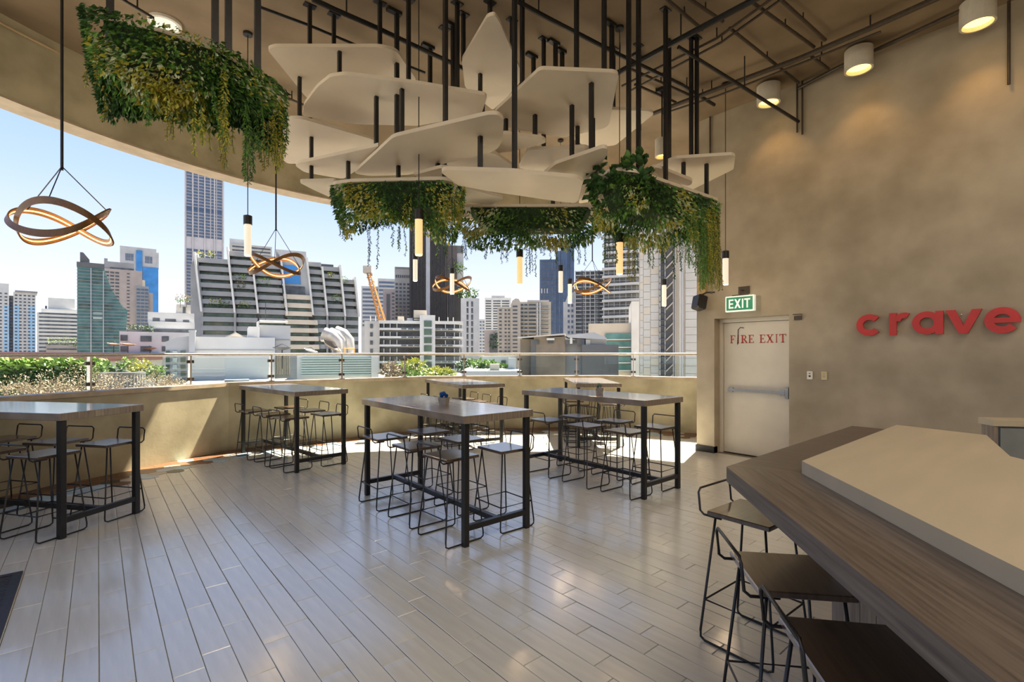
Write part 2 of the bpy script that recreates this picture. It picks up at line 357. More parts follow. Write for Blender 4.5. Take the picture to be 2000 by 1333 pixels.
for ch, w in (('F', .085), ('I', .055), ('R', .1), ('E', .085), (' ', .055), ('E', .085), ('X', .1), ('I', .055), ('T', .09)):
    if ch != ' ': letter(tx, ch, s, t0, w, 0.122, put_door)
    s += w+0.012
tx.build('lettering', M['redprint'], leaf, False).matrix_parent_inverse = Matrix.Identity(4)
for c in leaf.children: c.location = (-door.location.x, -door.location.y, 0)
w = MB(); w.tube([(XD-0.026, DY1-0.36, 1.93), (XD-0.026, DY1-0.31, 1.94), (XD-0.026, DY1-0.275, 1.91), (XD-0.026, DY1-0.265, 1.68)], 0.006, 6); w.build('cable', M['black'], door, True)

# exit sign on its bracket
ey, ez = 3.28, 2.27
es = thing('exit_sign', 'green lit EXIT sign box above the fire door', 'sign', (XW, ey, ez))
q = MB(); q.bbox(XW-0.16, XW-0.1, ey-0.21, ey+0.21, ez-0.115, ez+0.115, 0.006); q.build('housing', M['white_sign'], es, True)
q = MB(); q.box(XW-0.163, XW-0.16, ey-0.19, ey+0.19, ez-0.095, ez+0.095); q.build('face', M['green_sign'], es, True)
q = MB(); X_ = XW-0.1645
def put_exit(mb, p): mb.add([(X_, ey+0.19-a, ez-0.095+b) for a, b in p], [tuple(range(len(p)))])
def sans(mb, ch, s0, t0, w, h, st, put):
    B = lambda a0, a1, b0, b1: put(mb, [(s0+a0, t0+b0), (s0+a1, t0+b0), (s0+a1, t0+b1), (s0+a0, t0+b1)])
    if ch == 'E': B(0, st, 0, h); B(st, w, 0, st); B(st, w, h-st, h); B(st, w*.9, h/2-st/2, h/2+st/2)
    if ch == 'I': B(0, st, 0, h)
    if ch == 'T': B(0, w, h-st, h); B(w/2-st/2, w/2+st/2, 0, h-st)
    if ch == 'X':
        for f in (0, 1):
            p = [(0, 0), (st*1.2, 0), (w, h), (w-st*1.2, h)]
            if f: p = [(x, h-y) for x, y in p][::-1]
            put(mb, [(s0+x, t0+y) for x, y in p])
for ch, s0, w in (('E', .035, .072), ('X', .118, .095), ('I', .228, .022), ('T', .262, .085)): sans(q, ch, s0, .028, w, .134, .022, put_exit)
q.build('lettering', M['white_sign'], es, True)
q = MB(); q.tube([(XW, ey, ez+0.2), (XW-0.13, ey, ez+0.2), (XW-0.13, ey, ez+0.115)], 0.008, 6); q.box(XW-0.02, XW, ey-0.08, ey+0.08, ez+0.15, ez+0.26); q.tube([(XW-0.13, ey-0.12, ez+0.125), (XW-0.13, ey+0.12, ez+0.125)], 0.008, 6)
q.build('bracket', M['pipe'], es, True)
# loudspeaker with its plate
sy, sz = 3.9, 2.34
sp = thing('wall_speaker', 'small black wall loudspeaker under a cream box near the wall end', 'speaker', (XW, sy, sz))
q = MB(Matrix.Translation((XW-0.15, sy, sz)) @ Matrix.Rotation(math.radians(18), 4, 'Y') @ Matrix.Rotation(math.radians(-25), 4, 'Z')); q.bbox(-0.08, 0.08, -0.09, 0.09, -0.12, 0.1, 0.015); q.build('cabinet', M['black'], sp, True)
q = MB(); q.tube([(XW, sy-0.17, sz+0.15), (XW-0.06, sy-0.06, sz+0.15), (XW-0.12, sy, sz+0.1)], 0.012, 6); q.build('arm', M['black'], sp, True)
q = MB(); q.bbox(XW-0.05, XW, sy-0.045, sy+0.1, sz+0.14, sz+0.33, 0.005); q.build('junction_box', new_mat('cream_box', (0.5, 0.36, 0.15), 0.5), sp, True)
# socket plates and the small wall clip
def plate(y, z, m, label):
    t = thing('wall_plate', label, 'socket', (XW, y, z)); q = MB(); q.bbox(XW-0.012, XW, y-0.035, y+0.035, z-0.055, z+0.055, 0.004); q.build('plate', m, t, True)
    q = MB(); q.box(XW-0.014, XW-0.012, y-0.012, y+0.012, z-0.022, z+0.0); q.box(XW-0.016, XW-0.012, y-0.008, y+0.008, z+0.02, z+0.03); q.build('outlet', M['dark'] if m is M['plastic'] else M['coping'], t, True)
plate(2.41, 1.252, M['plastic'], 'white socket plate on the concrete wall beside the fire door')
plate(2.24, 1.252, new_mat('yellowed_plastic', (0.55, 0.47, 0.28), 0.4, var=0.04, scale=20), 'yellowed blank wall plate right of the white socket')
t = thing('wall_clip', 'small dark metal clip on the wall right of the exit sign', 'bracket', (XW, 2.55, 2.04))
q = MB(); q.box(XW-0.02, XW, 2.51, 2.6, 2.0, 2.055); q.tube([(XW-0.03, 2.5, 2.03), (XW-0.03, 2.5, 2.075), (XW-0.03, 2.61, 2.075)], 0.006, 5); q.build('clip', M['pipe'], t, True)

# red sign letters standing off the wall
sg = thing('wall_letters', 'big red lowercase letters reading crave on the concrete wall', 'sign', (XW-0.03, 1.6, 1.75))
def wy(u):                                          # wall coordinate Y at image column u
    k = (u-1000)/FPX; return XW/(k*CT+ST)*(CT-k*ST)
def ringseg(mb, cx, cz, ro, ri, a0, a1, n=28):
    vs = []
    for k in range(n+1):
        a = a0+(a1-a0)*k/n
        for r in (ro, ri):
            for x in (XW-0.075, XW-0.03): vs.append((x, cx-r*math.cos(a), cz+r*math.sin(a)))
    fs = []
    for k in range(n):
        i, j = 4*k, 4*k+4
        fs += [(i, j, j+2, i+2), (i+1, i+3, j+3, j+1), (i, i+1, j+1, j), (i+2, j+2, j+3, i+3)]
    fs += [(0, 2, 3, 1), (4*n, 4*n+1, 4*n+3, 4*n+2)]
    return mb.add(vs, fs)
def flatpoly(mb, q):                                # q in (right, up) on the wall
    n = len(q); vs = [(XW-0.0765, -a, b) for a, b in q]+[(XW-0.0315, -a, b) for a, b in q]
    return mb.add(vs, [tuple(range(n)), tuple(range(2*n-1, n-1, -1))]+[(i, n+i, n+(i+1) % n, (i+1) % n) for i in range(n)])
LS = []
z0 = 1.762; XH = 0.262; ro = XH/2; stw = 0.068; ri = ro-stw
def lpart(fn): mb = MB(); fn(mb); mb.build('letter', M['red'], sg, True)
uc = [(1676, 1721), (1740, 1776), (1784, 1840), (1849, 1920), (1924, 1990)]
yy = [(wy(a), wy(b)) for a, b in uc]
c0 = yy[0][0]-ro
lpart(lambda mb: ringseg(mb, c0, z0+ro, ro, ri, math.radians(42), math.radians(318)))
def lr(mb):
    s = -yy[1][0]; flatpoly(mb, [(s, z0), (s+stw, z0), (s+stw, z0+XH), (s, z0+XH)])
    c = yy[1][0]-stw-0.075; ringseg(mb, c, z0+XH-0.1, 0.1, 0.1-stw*.92, math.radians(62), math.radians(180), 14)
lpart(lr)
def la(mb):
    c = yy[2][0]-ro; ringseg(mb, c, z0+ro, ro, ri, 0, 2*PI, 40); s = -c+ro-stw*0.8; flatpoly(mb, [(s, z0), (s+stw, z0), (s+stw, z0+XH), (s, z0+XH)])
lpart(la)
def lv(mb):
    s, e_ = -yy[3][0], -yy[3][1]; m = (s+e_)/2; flatpoly(mb, [(s, z0+XH), (m-0.035, z0), (m+0.035, z0), (e_, z0+XH), (e_-0.08, z0+XH), (m, z0+0.09), (s+0.08, z0+XH)][::1])
lpart(lv)
def le(mb):
    c = yy[4][0]-ro*1.04; ringseg(mb, c, z0+ro, ro*1.04, ri*1.04, 0, math.radians(322), 36); flatpoly(mb, [(-c-ri-.01, z0+ro-0.026), (-c+ro*1.03, z0+ro-0.026), (-c+ro*1.03, z0+ro+0.026), (-c-ri-.01, z0+ro+0.026)])
lpart(le)
for a, b in yy:
    for z in (z0+0.05, z0+XH-0.05): MB().tube([(XW-0.035, (a+b)/2+0.02, z), (XW, (a+b)/2+0.02, z)], 0.006, 5).build('standoff', M['steel'], sg, True)

# glass railing on the parapet
RR = .11
gr = thing('glass_railing', 'steel and glass railing along the top of the curved parapet', 'railing', (*ppt(1.5, RR), 1.075))
posts = [post_ang(u, RR) for u in (1237, 1126, 1015, 906, 790, 667, 529, 371, 175)]
st = posts[-1]-posts[-2]; posts = [A0-0.02] + posts + [posts[-1]+0.2*k for k in range(1, 6)]
q = MB(); q.tube([(*ppt(a, RR), 1.527) for a in PV], 0.026, 8); q.build('top_rail', M['steel'], gr, True, True)
for a in posts[1:]:
    Mx = Matrix.Translation((*ppt(a, RR), 0)) @ Matrix.Rotation(a, 4, 'Z')
    q = MB(Mx); q.box(-0.03, 0.03, -0.011, 0.011, 1.075, 1.51); q.box(-0.05, 0.05, -0.045, 0.045, 1.07, 1.085); po = q.build('post', M['steel'], gr, True)
    for z in (1.16, 1.42):
        q = MB(Mx); q.box(-0.018, 0.018, -0.05, 0.05, z-0.022, z+0.022); c = q.build('clamp', new_mat('clamp_bronze', (0.12, 0.1, 0.08), 0.4, 0.6) if 'clamp_bronze' not in bpy.data.materials else bpy.data.materials['clamp_bronze'], po); iv = MATX[gr.name].inverted()
        for v in c.data.vertices: v.co = iv @ v.co
for a, b in zip(posts, posts[1:]):
    q = MB(); g = 0.028/6.4; aa = [a+g]+[t for t in PV if a+g < t < b-g]+[b-g]
    q.prism_strip([ppt(t, RR-.005) for t in aa], [ppt(t, RR+.005) for t in aa], 1.1, 1.475); q.build('glass_panel', M['glass'], gr, True)

# ================================================================== tables and stools
TBW, TBL, TBH = 0.745, 1.95, 1.05
def make_table(label, corner, rz):
    t = thing('bar_table', label, 'table', (*corner, 0), rz, 'tall bar tables with black steel legs')
    MB().bbox(0, TBW, 0, TBL, TBH-0.062, TBH, 0.003).build('table_top', M['ttop'], t)
    for x in (0.045, TBW-0.045):
        for y in (0.045, TBL-0.045): MB().bbox(x-0.025, x+0.025, y-0.025, y+0.025, 0, TBH-0.062, 0.005).build('leg', M['black'], t)
    for y in (0.045, TBL-0.045): MB().box(0.07, TBW-0.07, y-0.02, y+0.02, 0.125, 0.17).build('end_rail', M['black'], t)
    MB().box(TBW/2-0.022, TBW/2+0.022, 0.065, TBL-0.065, 0.125, 0.17).build('stretcher', M['black'], t)
    return t
SZ = 0.70
def make_stool():                                   # faces +x; back loop at -x
    t = thing('bar_stool', 'x', 'stool', group='wire frame bar stools with wooden seats'); r = 0.0065
    s = MB(); s.bbox(-0.165, 0.165, -0.18, 0.18, SZ-0.024, SZ, 0.004); s.build('seat', M['seat'], t)
    for y in (-1, 1):
        pts = [(-0.13, y*0.15, SZ-0.024), (-0.19, y*0.2, 0.05), (-0.188, y*0.2, 0.02), (-0.165, y*0.2, r), (0.165, y*0.2, r), (0.188, y*0.2, 0.02), (0.19, y*0.2, 0.05), (0.13, y*0.15, SZ-0.024)]
        MB().tube(pts, r, 6).build('sled_leg', M['black'], t, smooth=True)
    k = 0.19-0.06*(0.23-0.03)/SZ; ky = 0.2-0.05*(0.23-0.03)/SZ
    MB().tube([(-k, -ky, 0.22), (k, -ky, 0.22), (k, ky, 0.22), (-k, ky, 0.22)], r*0.9, 6, closed=True).build('foot_ring', M['black'], t)
    pts = [(-0.09, -0.165, SZ-0.03), (-0.19, -0.165, SZ-0.03), (-0.212, -0.165, SZ-0.012), (-0.222, -0.165, SZ+0.085), (-0.222, -0.145, SZ+0.105), (-0.222, 0.145, SZ+0.105), (-0.222, 0.165, SZ+0.085), (-0.212, 0.165, SZ-0.012), (-0.19, 0.165, SZ-0.03), (-0.09, 0.165, SZ-0.03)]
    MB().tube(pts, r, 6).build('back_loop', M['black'], t, smooth=True)
    return t
stool0 = make_stool(); first = [True]
def place_stool(x, y, rz, label):
    if first[0]: first[0] = False; stool0.location = (x, y, 0); stool0.rotation_euler = (0, 0, rz); stool0['label'] = label; return stool0
    return dup(stool0, (x, y, 0), rz, label)
slots = [(.07, .29, 0), (.07, .86, 0), (.07, 1.5, 0), (.6, .28, PI), (.6, .87, PI), (.6, 1.5, PI)]
names = ['nearest on the left side', 'middle on the left side', 'farthest on the left side', 'nearest on the right side', 'middle on the right side', 'farthest on the right side']
T = [('front middle table', (2.2, 3.18), 0),
     ('table with succulents', (4.37, 3.0), 0.0),
     ('table left of centre', (1.93, 6.58), math.radians(7.5)),
     ('left edge table', (-.235, 5.48), math.radians(38.5)),
     ('back middle table', (4.36, 6.34), math.radians(-13)),
     ('farthest right table', (onz(1124, 749.4, 1.05).x-0.05, onz(1124, 749.4, 1.05).y-0.06), -TH)]
tl = ['tall dark laminate bar table at front centre carrying a pot of blue flowers', 'tall bar table right of centre carrying a potted succulent', 'tall bar table against the parapet left of centre in the sun corner', 'tall bar table cut off by the left picture edge', 'tall bar table at the back behind the front centre table', 'tall bar table at the far back beside the parapet near the fire door']
jr = random.Random(11)
for (nm, c, rz), lb in zip(T, tl):
    make_table(lb, c, rz)
    for (a, b, f), sn in zip(slots, names):
        a += jr.uniform(-.02, .02); b += jr.uniform(-.03, .03)
        place_stool(c[0]+a*math.cos(rz)-b*math.sin(rz), c[1]+a*math.sin(rz)+b*math.cos(rz), rz+f+jr.uniform(-.05, .05), 'wire stool with wooden seat, %s of the %s' % (sn, nm))
place_stool(2.68, 1.16, -PI/2-0.04, 'dark wooden stool at the bar end, farthest from the camera')
BN = math.atan2(-.75, .66)
place_stool(2.05, .757, BN, 'dark wooden stool at the bar, middle of the three')
place_stool(1.65, .41, BN-0.03, 'dark wooden stool at the bar, nearest and cut by the picture bottom')
# pots on the tables
def pot(u, v, label, kind):
    p = onz(u, v, TBH); t = thing('flower_pot' if kind == 'blue' else 'succulent_pot', label, 'pot', (p.x, p.y, TBH), 0.5)
    q = MB(); w = 0.042
    q.add([(-w*.8, -w*.8, 0), (w*.8, -w*.8, 0), (w*.8, w*.8, 0), (-w*.8, w*.8, 0), (-w, -w, .075), (w, -w, .075), (w, w, .075), (-w, w, .075), (-w*.85, -w*.85, .075), (w*.85, -w*.85, .075), (w*.85, w*.85, .075), (-w*.85, w*.85, .075), (-w*.8, -w*.8, .06), (w*.8, -w*.8, .06), (w*.8, w*.8, .06), (-w*.8, w*.8, .06)],
          [(3, 2, 1, 0)]+[(i, (i+1) % 4, 4+(i+1) % 4, 4+i) for i in range(4)]+[(4+i, 4+(i+1) % 4, 8+(i+1) % 4, 8+i) for i in range(4)]+[(8+i, 8+(i+1) % 4, 12+(i+1) % 4, 12+i) for i in range(4)]+[(12, 13, 14, 15)])
    q.build('pot', new_mat('concrete_pot', (0.3, 0.27, 0.24), 0.8, var=0.15, scale=40), t)
    m = new_mat('blue_petals', (0.01, 0.11, 0.4), 0.5, var=0.3, scale=30) if kind == 'blue' else new_mat('succulent_leaf', (0.2, 0.3, 0.24), 0.5, var=0.3, scale=30)
    rr = random.Random(5)
    for k in range(9 if kind == 'blue' else 5):
        q = MB(); cx, cy = rr.uniform(-.03, .03), rr.uniform(-.03, .03); zz = .08+rr.uniform(0, .03)
        for j in range(10):
            a = j*2.4; e_ = .2+.1*j; r = .022; x, y = math.cos(a), math.sin(a); c, s_ = math.cos(e_), math.sin(e_)
            q.add([(cx, cy, zz-.02), (cx+x*r*c*.6-y*.008, cy+y*r*c*.6+x*.008, zz+s_*r*.6), (cx+x*r*c, cy+y*r*c, zz+s_*r*1.4), (cx+x*r*c*.6+y*.008, cy+y*r*c*.6-x*.008, zz+s_*r*.6)], [(0, 1, 2, 3)])
        q.build('bloom' if kind == 'blue' else 'rosette', m, t)
pot(867, 792, 'small grey concrete pot of blue flowers on the front middle table', 'blue')
pot(1171, 770, 'small grey concrete pot of succulents on the table right of centre', 'green')

# ================================================================== the bar
bar = thing('bar_counter', 'large angular bar with dark wood ledge and cream stone top', 'bar', (2.6, .2, 0))
bd = Vector((-.75, -.66)).normalized(); bn = Vector((bd.y, -bd.x)); bn = -bn if bn.x < 0 else bn
A = Vector((2.11, 1.03)); 
outer = [(3.95, 1.05), (A.x, A.y), tuple(A+bd*3.6), tuple(A+bd*3.6+bn*1.5), tuple(Vector((3.0, .18))+bd*1.2), (3.05, .2), (3.95, .3)]

# ledge as two mitred boards
mi = Vector((2.26, .74)); e1 = A+bd*3.6; e2 = e1+bn*0.42
l1 = MB().prism([(A.x, A.y), (mi.x, mi.y), (3.95, .72), (3.95, 1.05)], 0.985, 1.05)
o = l1.build('ledge_board', M['barwood'], bar, True)
Mb = Matrix.Rotation(math.atan2(bd.y, bd.x)-PI/2, 4, 'Z')
def to_local(p): q = Mb.inverted() @ Vector((p[0], p[1], 0)); return (q.x, q.y)
pts = [to_local(p) for p in ((A.x, A.y), tuple(e1), tuple(e2), (mi.x, mi.y))]
l2 = MB().prism(pts, 0.985, 1.05); o = l2.build('ledge_board', M['barwood'], bar); o.rotation_euler = Mb.to_euler(); o.location = -Vector(bar.location)

s1 = mi+Vector((-.03, .03)); 
slabp = [(3.80, .775), (s1.x, s1.y), tuple(s1+bd*3.4), tuple(s1+bd*3.4+bn*1.0), tuple(Vector((3.0, .2))+bd*.6), (3.02, .22), (3.7, .36)]
MB().prism(slabp, 1.05, 1.102).build('stone_top', M['slab'], bar, True)
c_ = A+Vector((.42, -.30))
basep = [(3.85, .76), (c_.x, c_.y), tuple(c_+bd*3.2), tuple(c_+bd*3.2+bn*.35), (2.75, .28), (3.85, .5)]
nb = 0
def front_boards(p, q, h0=0.09, h1=0.985, w=0.11):
    p, q = Vector(p), Vector(q); L = (q-p).length; n = int(L/w); d = (q-p)/n; nn = Vector((d.y, -d.x)).normalized()
    for k in range(n):
        a = p+d*k+d*0.02; b = p+d*(k+1)-d*0.02
        m = MB(); m.prism([tuple(a+nn*.012), tuple(a-nn*.02), tuple(b-nn*.02), tuple(b+nn*.012)][::-1], h0, h1); m.build('front_board', M['barpanel'], bar, True)
MB().prism(basep, 0.09, 0.985).build('body', M['barpanel'], bar, True)
front_boards((c_.x+bd.x*1.9, c_.y+bd.y*1.9), (c_.x, c_.y)); front_boards((c_.x, c_.y), (3.85, .76))
MB().prism([(3.8, .72), (c_.x+.06, c_.y-.05), tuple(c_+bd*3.1+bn*.06), tuple(c_+bd*3.1+bn*.3), (2.75, .3), (3.8, .5)], 0, 0.09).build('plinth', M['pale_plinth'], bar, True)
# back counter by the wall
bc = thing('back_counter', 'low counter with cream stone top and grey cabinet by the right wall', 'counter', (5.64, .51, 0), math.atan2(-.78, .62))
MB().bbox(0, 1.7, 0, .17, 0.945, 1.0, .003).build('stone_top', M['slab'], bc)
MB().box(.04, 1.68, .03, .15, 0, 0.945).build('body', M['greycab'], bc)
MB().box(.015, .04, .01, .15, 0, 0.945).build('side_board', M['barpanel'], bc)
for k in range(3): MB().box(.06+k*.52, .56+k*.52, .012, .03, .08, .93).build('cabinet_door', M['greycab'], bc)
# floor mat
mt = thing('floor_mat', 'dark ribbed floor mat at the lower left picture edge', 'mat', (-1.0, 3.9, 0))
q = MB(); 
for (a, b, c, d) in ((-1.7, -.4, 3.0, 3.05), (-1.7, -.4, 4.82, 4.87), (-1.7, -1.65, 3.05, 4.82), (-.45, -.4, 3.05, 4.82)): q.box(a, b, c, d, 0.001, 0.012)
q.build('border', M['mat'], mt, True)
MB().box(-1.65, -.45, 3.05, 4.82, 0.001, 0.004).build('base', M['mat'], mt, True)
q = MB()
for k in range(58): q.box(-1.65, -.45, 3.06+k*.0303, 3.075+k*.0303, .004, .010)
o = q.build('ribs', new_mat('mat_ribs', (0.06, 0.065, 0.08), 0.4), mt, True); tag(o, kind='stuff')
# ================================================================== hanging panels
def unproj(px, z0, tx=0.0, ty=0.0):                 # outline on a gently tilted plane through height z0 above the room
    c = [sum(p[k] for p in px)/len(px) for k in (0, 1)]; o = onz(c[0], c[1], z0); out = []
    for u, v in px:
        k = (u-1000)/FPX; dx, dy, dz = k*CT+ST, CT-k*ST, -(v-HZ)/FPX
        t = (z0+tx*(0-o.x)+ty*(0-o.y)-EYE)/(dz-tx*dx-ty*dy); out.append((dx*t, dy*t))
    return out, (lambda x, y: tx*(x-o.x)+ty*(y-o.y))
def ccw(p):
    a = sum(p[i-1][0]*p[i][1]-p[i][0]*p[i-1][1] for i in range(len(p))); return p if a > 0 else p[::-1]
PANELS, RODS = [], []
def inside_poly(pl, x, y):
    c = False; j = len(pl)-1
    for i in range(len(pl)):
        (xi, yi), (xj, yj) = pl[i], pl[j]
        if (yi > y) != (yj > y) and x < (xj-xi)*(y-yi)/(yj-yi)+xi: c = not c
        j = i
    return c
def panel(label, z, px, rods=(), tilt=(0, 0), rad=0.07, name='ceiling_panel'):
    tilt = (tilt[0]*3, tilt[1]*3); pl, zf = unproj(px, z, *tilt); pl = rounded(ccw(pl), rad, 4)
    cx = sum(p[0] for p in pl)/len(pl); cy = sum(p[1] for p in pl)/len(pl)
    t = thing(name, label, 'ceiling panel', (cx, cy, z), 0, 'cream leaf shaped panels hung from the ceiling')
    MB().prism(pl, 0, 0.034, zf=zf).build('panel', M['cream'], t, False)
    me = t.children[0].data
    for v in me.vertices: v.co.x -= cx; v.co.y -= cy
    PANELS.append((pl, z, zf))
    for u, v in rods: RODS.append((t, onz(u, v, z), z, zf))
    return t
panel('large cream panel at the upper left of the hanging cluster', 4.6, [(522, 97), (535, 92), (745, 92), (775, 100), (815, 158), (720, 200), (601, 194)], [(605, 125), (652, 140), (742, 120)], (.02, -.03))
panel('broad cream panel below the upper left one, rounded at its left end', 4.15, [(590, 227), (594, 205), (620, 170), (645, 150), (676, 146), (815, 164), (947, 186), (951, 191), (940, 224), (815, 246), (702, 243)], [(663, 190), (798, 200), (893, 205)], (-.02, .02), .05)
panel('tall kite shaped cream panel at the top centre of the cluster', 4.65, [(902, 118), (952, 33), (966, 29), (976, 44), (1023, 152), (990, 190), (962, 215), (908, 170)], [(957, 110), (905, 130), (1000, 140)], (0.0, 0.03), .05)
panel('largest cream panel right of the cluster centre', 4.1, [(966, 219), (1051, 139), (1059, 136), (1199, 142), (1208, 147), (1190, 242), (1183, 250), (1101, 269), (985, 249)], [(1020, 200), (1126, 180), (1180, 170)], (.03, -.02), .05)
panel('shaded cream panel half hidden behind the largest right one', 4.32, [(1120, 272), (1180, 214), (1268, 217), (1278, 222), (1202, 284), (1150, 290)], [(1198, 240), (1247, 235)], (0, .03), .05)
panel('cream panel at the left edge of the cluster behind the vines', 3.95, [(505, 262), (535, 240), (572, 232), (591, 233), (733, 274), (740, 282), (580, 320), (562, 320), (535, 300)], [(606, 300), (585, 258)], (.02, .02), .1)
panel('narrow cream panel at the lower left with a pointed right end', 3.62, [(576, 324), (582, 318), (604, 315), (733, 287), (740, 285), (695, 334), (670, 350), (595, 337)], [(735, 292), (608, 325)], (.0, .02), .06)
panel('big slanting cream panel at the front of the cluster', 3.55, [(691, 339), (768, 268), (954, 224), (973, 224), (984, 235), (982, 271), (973, 290), (957, 299), (878, 317), (799, 342), (720, 344)], [(785, 290), (775, 300), (870, 262)], (.015, .0), .06)
panel('small dark cream panel in the middle behind the slanting one', 3.78, [(960, 300), (982, 261), (1060, 271), (1068, 279), (1000, 296)], [(988, 280), (1045, 278)], (0, .02), .05)
panel('cream panel tucked under the right end of the slanting one', 3.66, [(870, 320), (950, 298), (966, 300), (1022, 338), (1000, 345), (900, 338)], [(938, 322), (868, 325)], (.02, .0), .05)
panel('long low cream panel at the bottom front of the cluster', 3.15, [(861, 337), (869, 332), (1000, 336), (1126, 348), (1139, 354), (1130, 391), (1123, 397), (1092, 394), (950, 373), (894, 362)], [(938, 352), (1005, 348)], (.0, .02), .04)
panel('small pointed cream panel rising to the right above the low one', 3.4, [(1060, 342), (1085, 321), (1177, 289), (1186, 291), (1188, 299), (1167, 331), (1142, 356), (1107, 350)], [(1155, 310), (1117, 340)], (.0, .0), .05)
panel('shaded cream panel behind the small pointed one', 3.82, [(1013, 328), (1029, 296), (1035, 293), (1145, 288), (1152, 293), (1085, 325), (1060, 340)], [(1062, 310), (1128, 300)], (0, .02), .05)
panel('little cream panel showing under the low front one', 3.32, [(890, 362), (985, 388), (960, 400), (905, 395)], [(943, 390)], (0, 0), .05)
panel('cream panel behind the right end of the low front one', 3.5, [(1142, 357), (1180, 328), (1172, 370), (1150, 395), (1130, 398)], [(1158, 345)], (0, 0), .05)
panel('far right cream panel near the concrete wall', 3.72, [(1275, 330), (1318, 310), (1429, 303), (1436, 306), (1433, 331), (1345, 374), (1330, 360)], [(1350, 325), (1361, 325), (1307, 330)], (.0, .0), .04)
panel('small shaded cream panel left of the far right one', 3.52, [(1268, 329), (1284, 327), (1350, 353), (1353, 358), (1344, 364), (1293, 347)], [(1335, 352)], (0, 0), .05)
panel('cream panel end at the lower left beside the middle planter', 3.42, [(583, 356), (657, 354), (652, 383), (645, 386), (610, 370)], [(608, 362)], (0, 0), .05)
panel('small cream panel between the slanting one and the middle planter', 3.46, [(805, 343), (862, 328), (888, 331), (870, 345), (850, 352)], [(855, 338)], (0, 0), .04)

# ================================================================== hanging planters
def leaf_mat(n, c, c2): return new_mat(n, c, 0.45, scale=25, color2=c2, detail=3)
LM = [leaf_mat('dark_green_leaf', (0.02, 0.065, 0.016), (0.06, 0.15, 0.035)), leaf_mat('mid_green_leaf', (0.07, 0.19, 0.025), (0.16, 0.32, 0.06)),
      leaf_mat('yellow_green_leaf', (0.34, 0.36, 0.03), (0.52, 0.46, 0.07)), leaf_mat('pale_green_leaf', (0.4, 0.5, 0.28), (0.6, 0.66, 0.45)), leaf_mat('olive_leaf', (0.22, 0.2, 0.025), (0.4, 0.32, 0.05))]
soil = new_mat('planter_moss', (0.02, 0.045, 0.012), 0.9, var=0.4, scale=30)
def add_leaf(mb, p, d, L, W, mi, rr):
    d = d.normalized(); a = Vector((rr.uniform(-1, 1), rr.uniform(-1, 1), rr.uniform(-1, 1))); s = d.cross(a)
    if s.length < 1e-3: s = Vector((1, 0, 0))
    s.normalize(); n = s.cross(d)
    mb.add([p, p+d*L*.45+s*W*.5+n*L*.06, p+d*L-n*L*.08, p+d*L*.45-s*W*.5+n*L*.06], [(0, 1, 2), (0, 2, 3)], mi)
def vine_mesh(L, mi, rr, size=0.025):
    mb = MB(); pts = []; x = y = 0; n = int(L/0.03)
    for k in range(n+1): pts.append((x, y, -k*L/n)); x += rr.uniform(-.006, .006); y += rr.uniform(-.006, .006)
    mb.tube(pts, 0.0018, 3, mi=0)
    for k in range(1, n*2):
        f = k/2; i = min(int(f), n-1); q = Vector(pts[i]).lerp(Vector(pts[i+1]), f-i)
        for s in range(2):
            a = rr.uniform(0, 2*PI); add_leaf(mb, q, Vector((math.cos(a), math.sin(a), -.7-rr.random()*.6)), size*rr.uniform(.8, 1.4), size*.42, 1, rr)
    me = bpy.data.meshes.new('vine'); me.from_pydata([tuple(v) for v in mb.v], [], mb.f); me.materials.append(LM[0]); me.materials.append(LM[mi]); me.polygons.foreach_set('material_index', mb.mi); me.update(); return me
vr = random.Random(21)
VINES = {mi: [vine_mesh(L, mi, vr) for L in (.22, .32, .45, .58, .84)] for mi in (0, 1, 2, 4)}
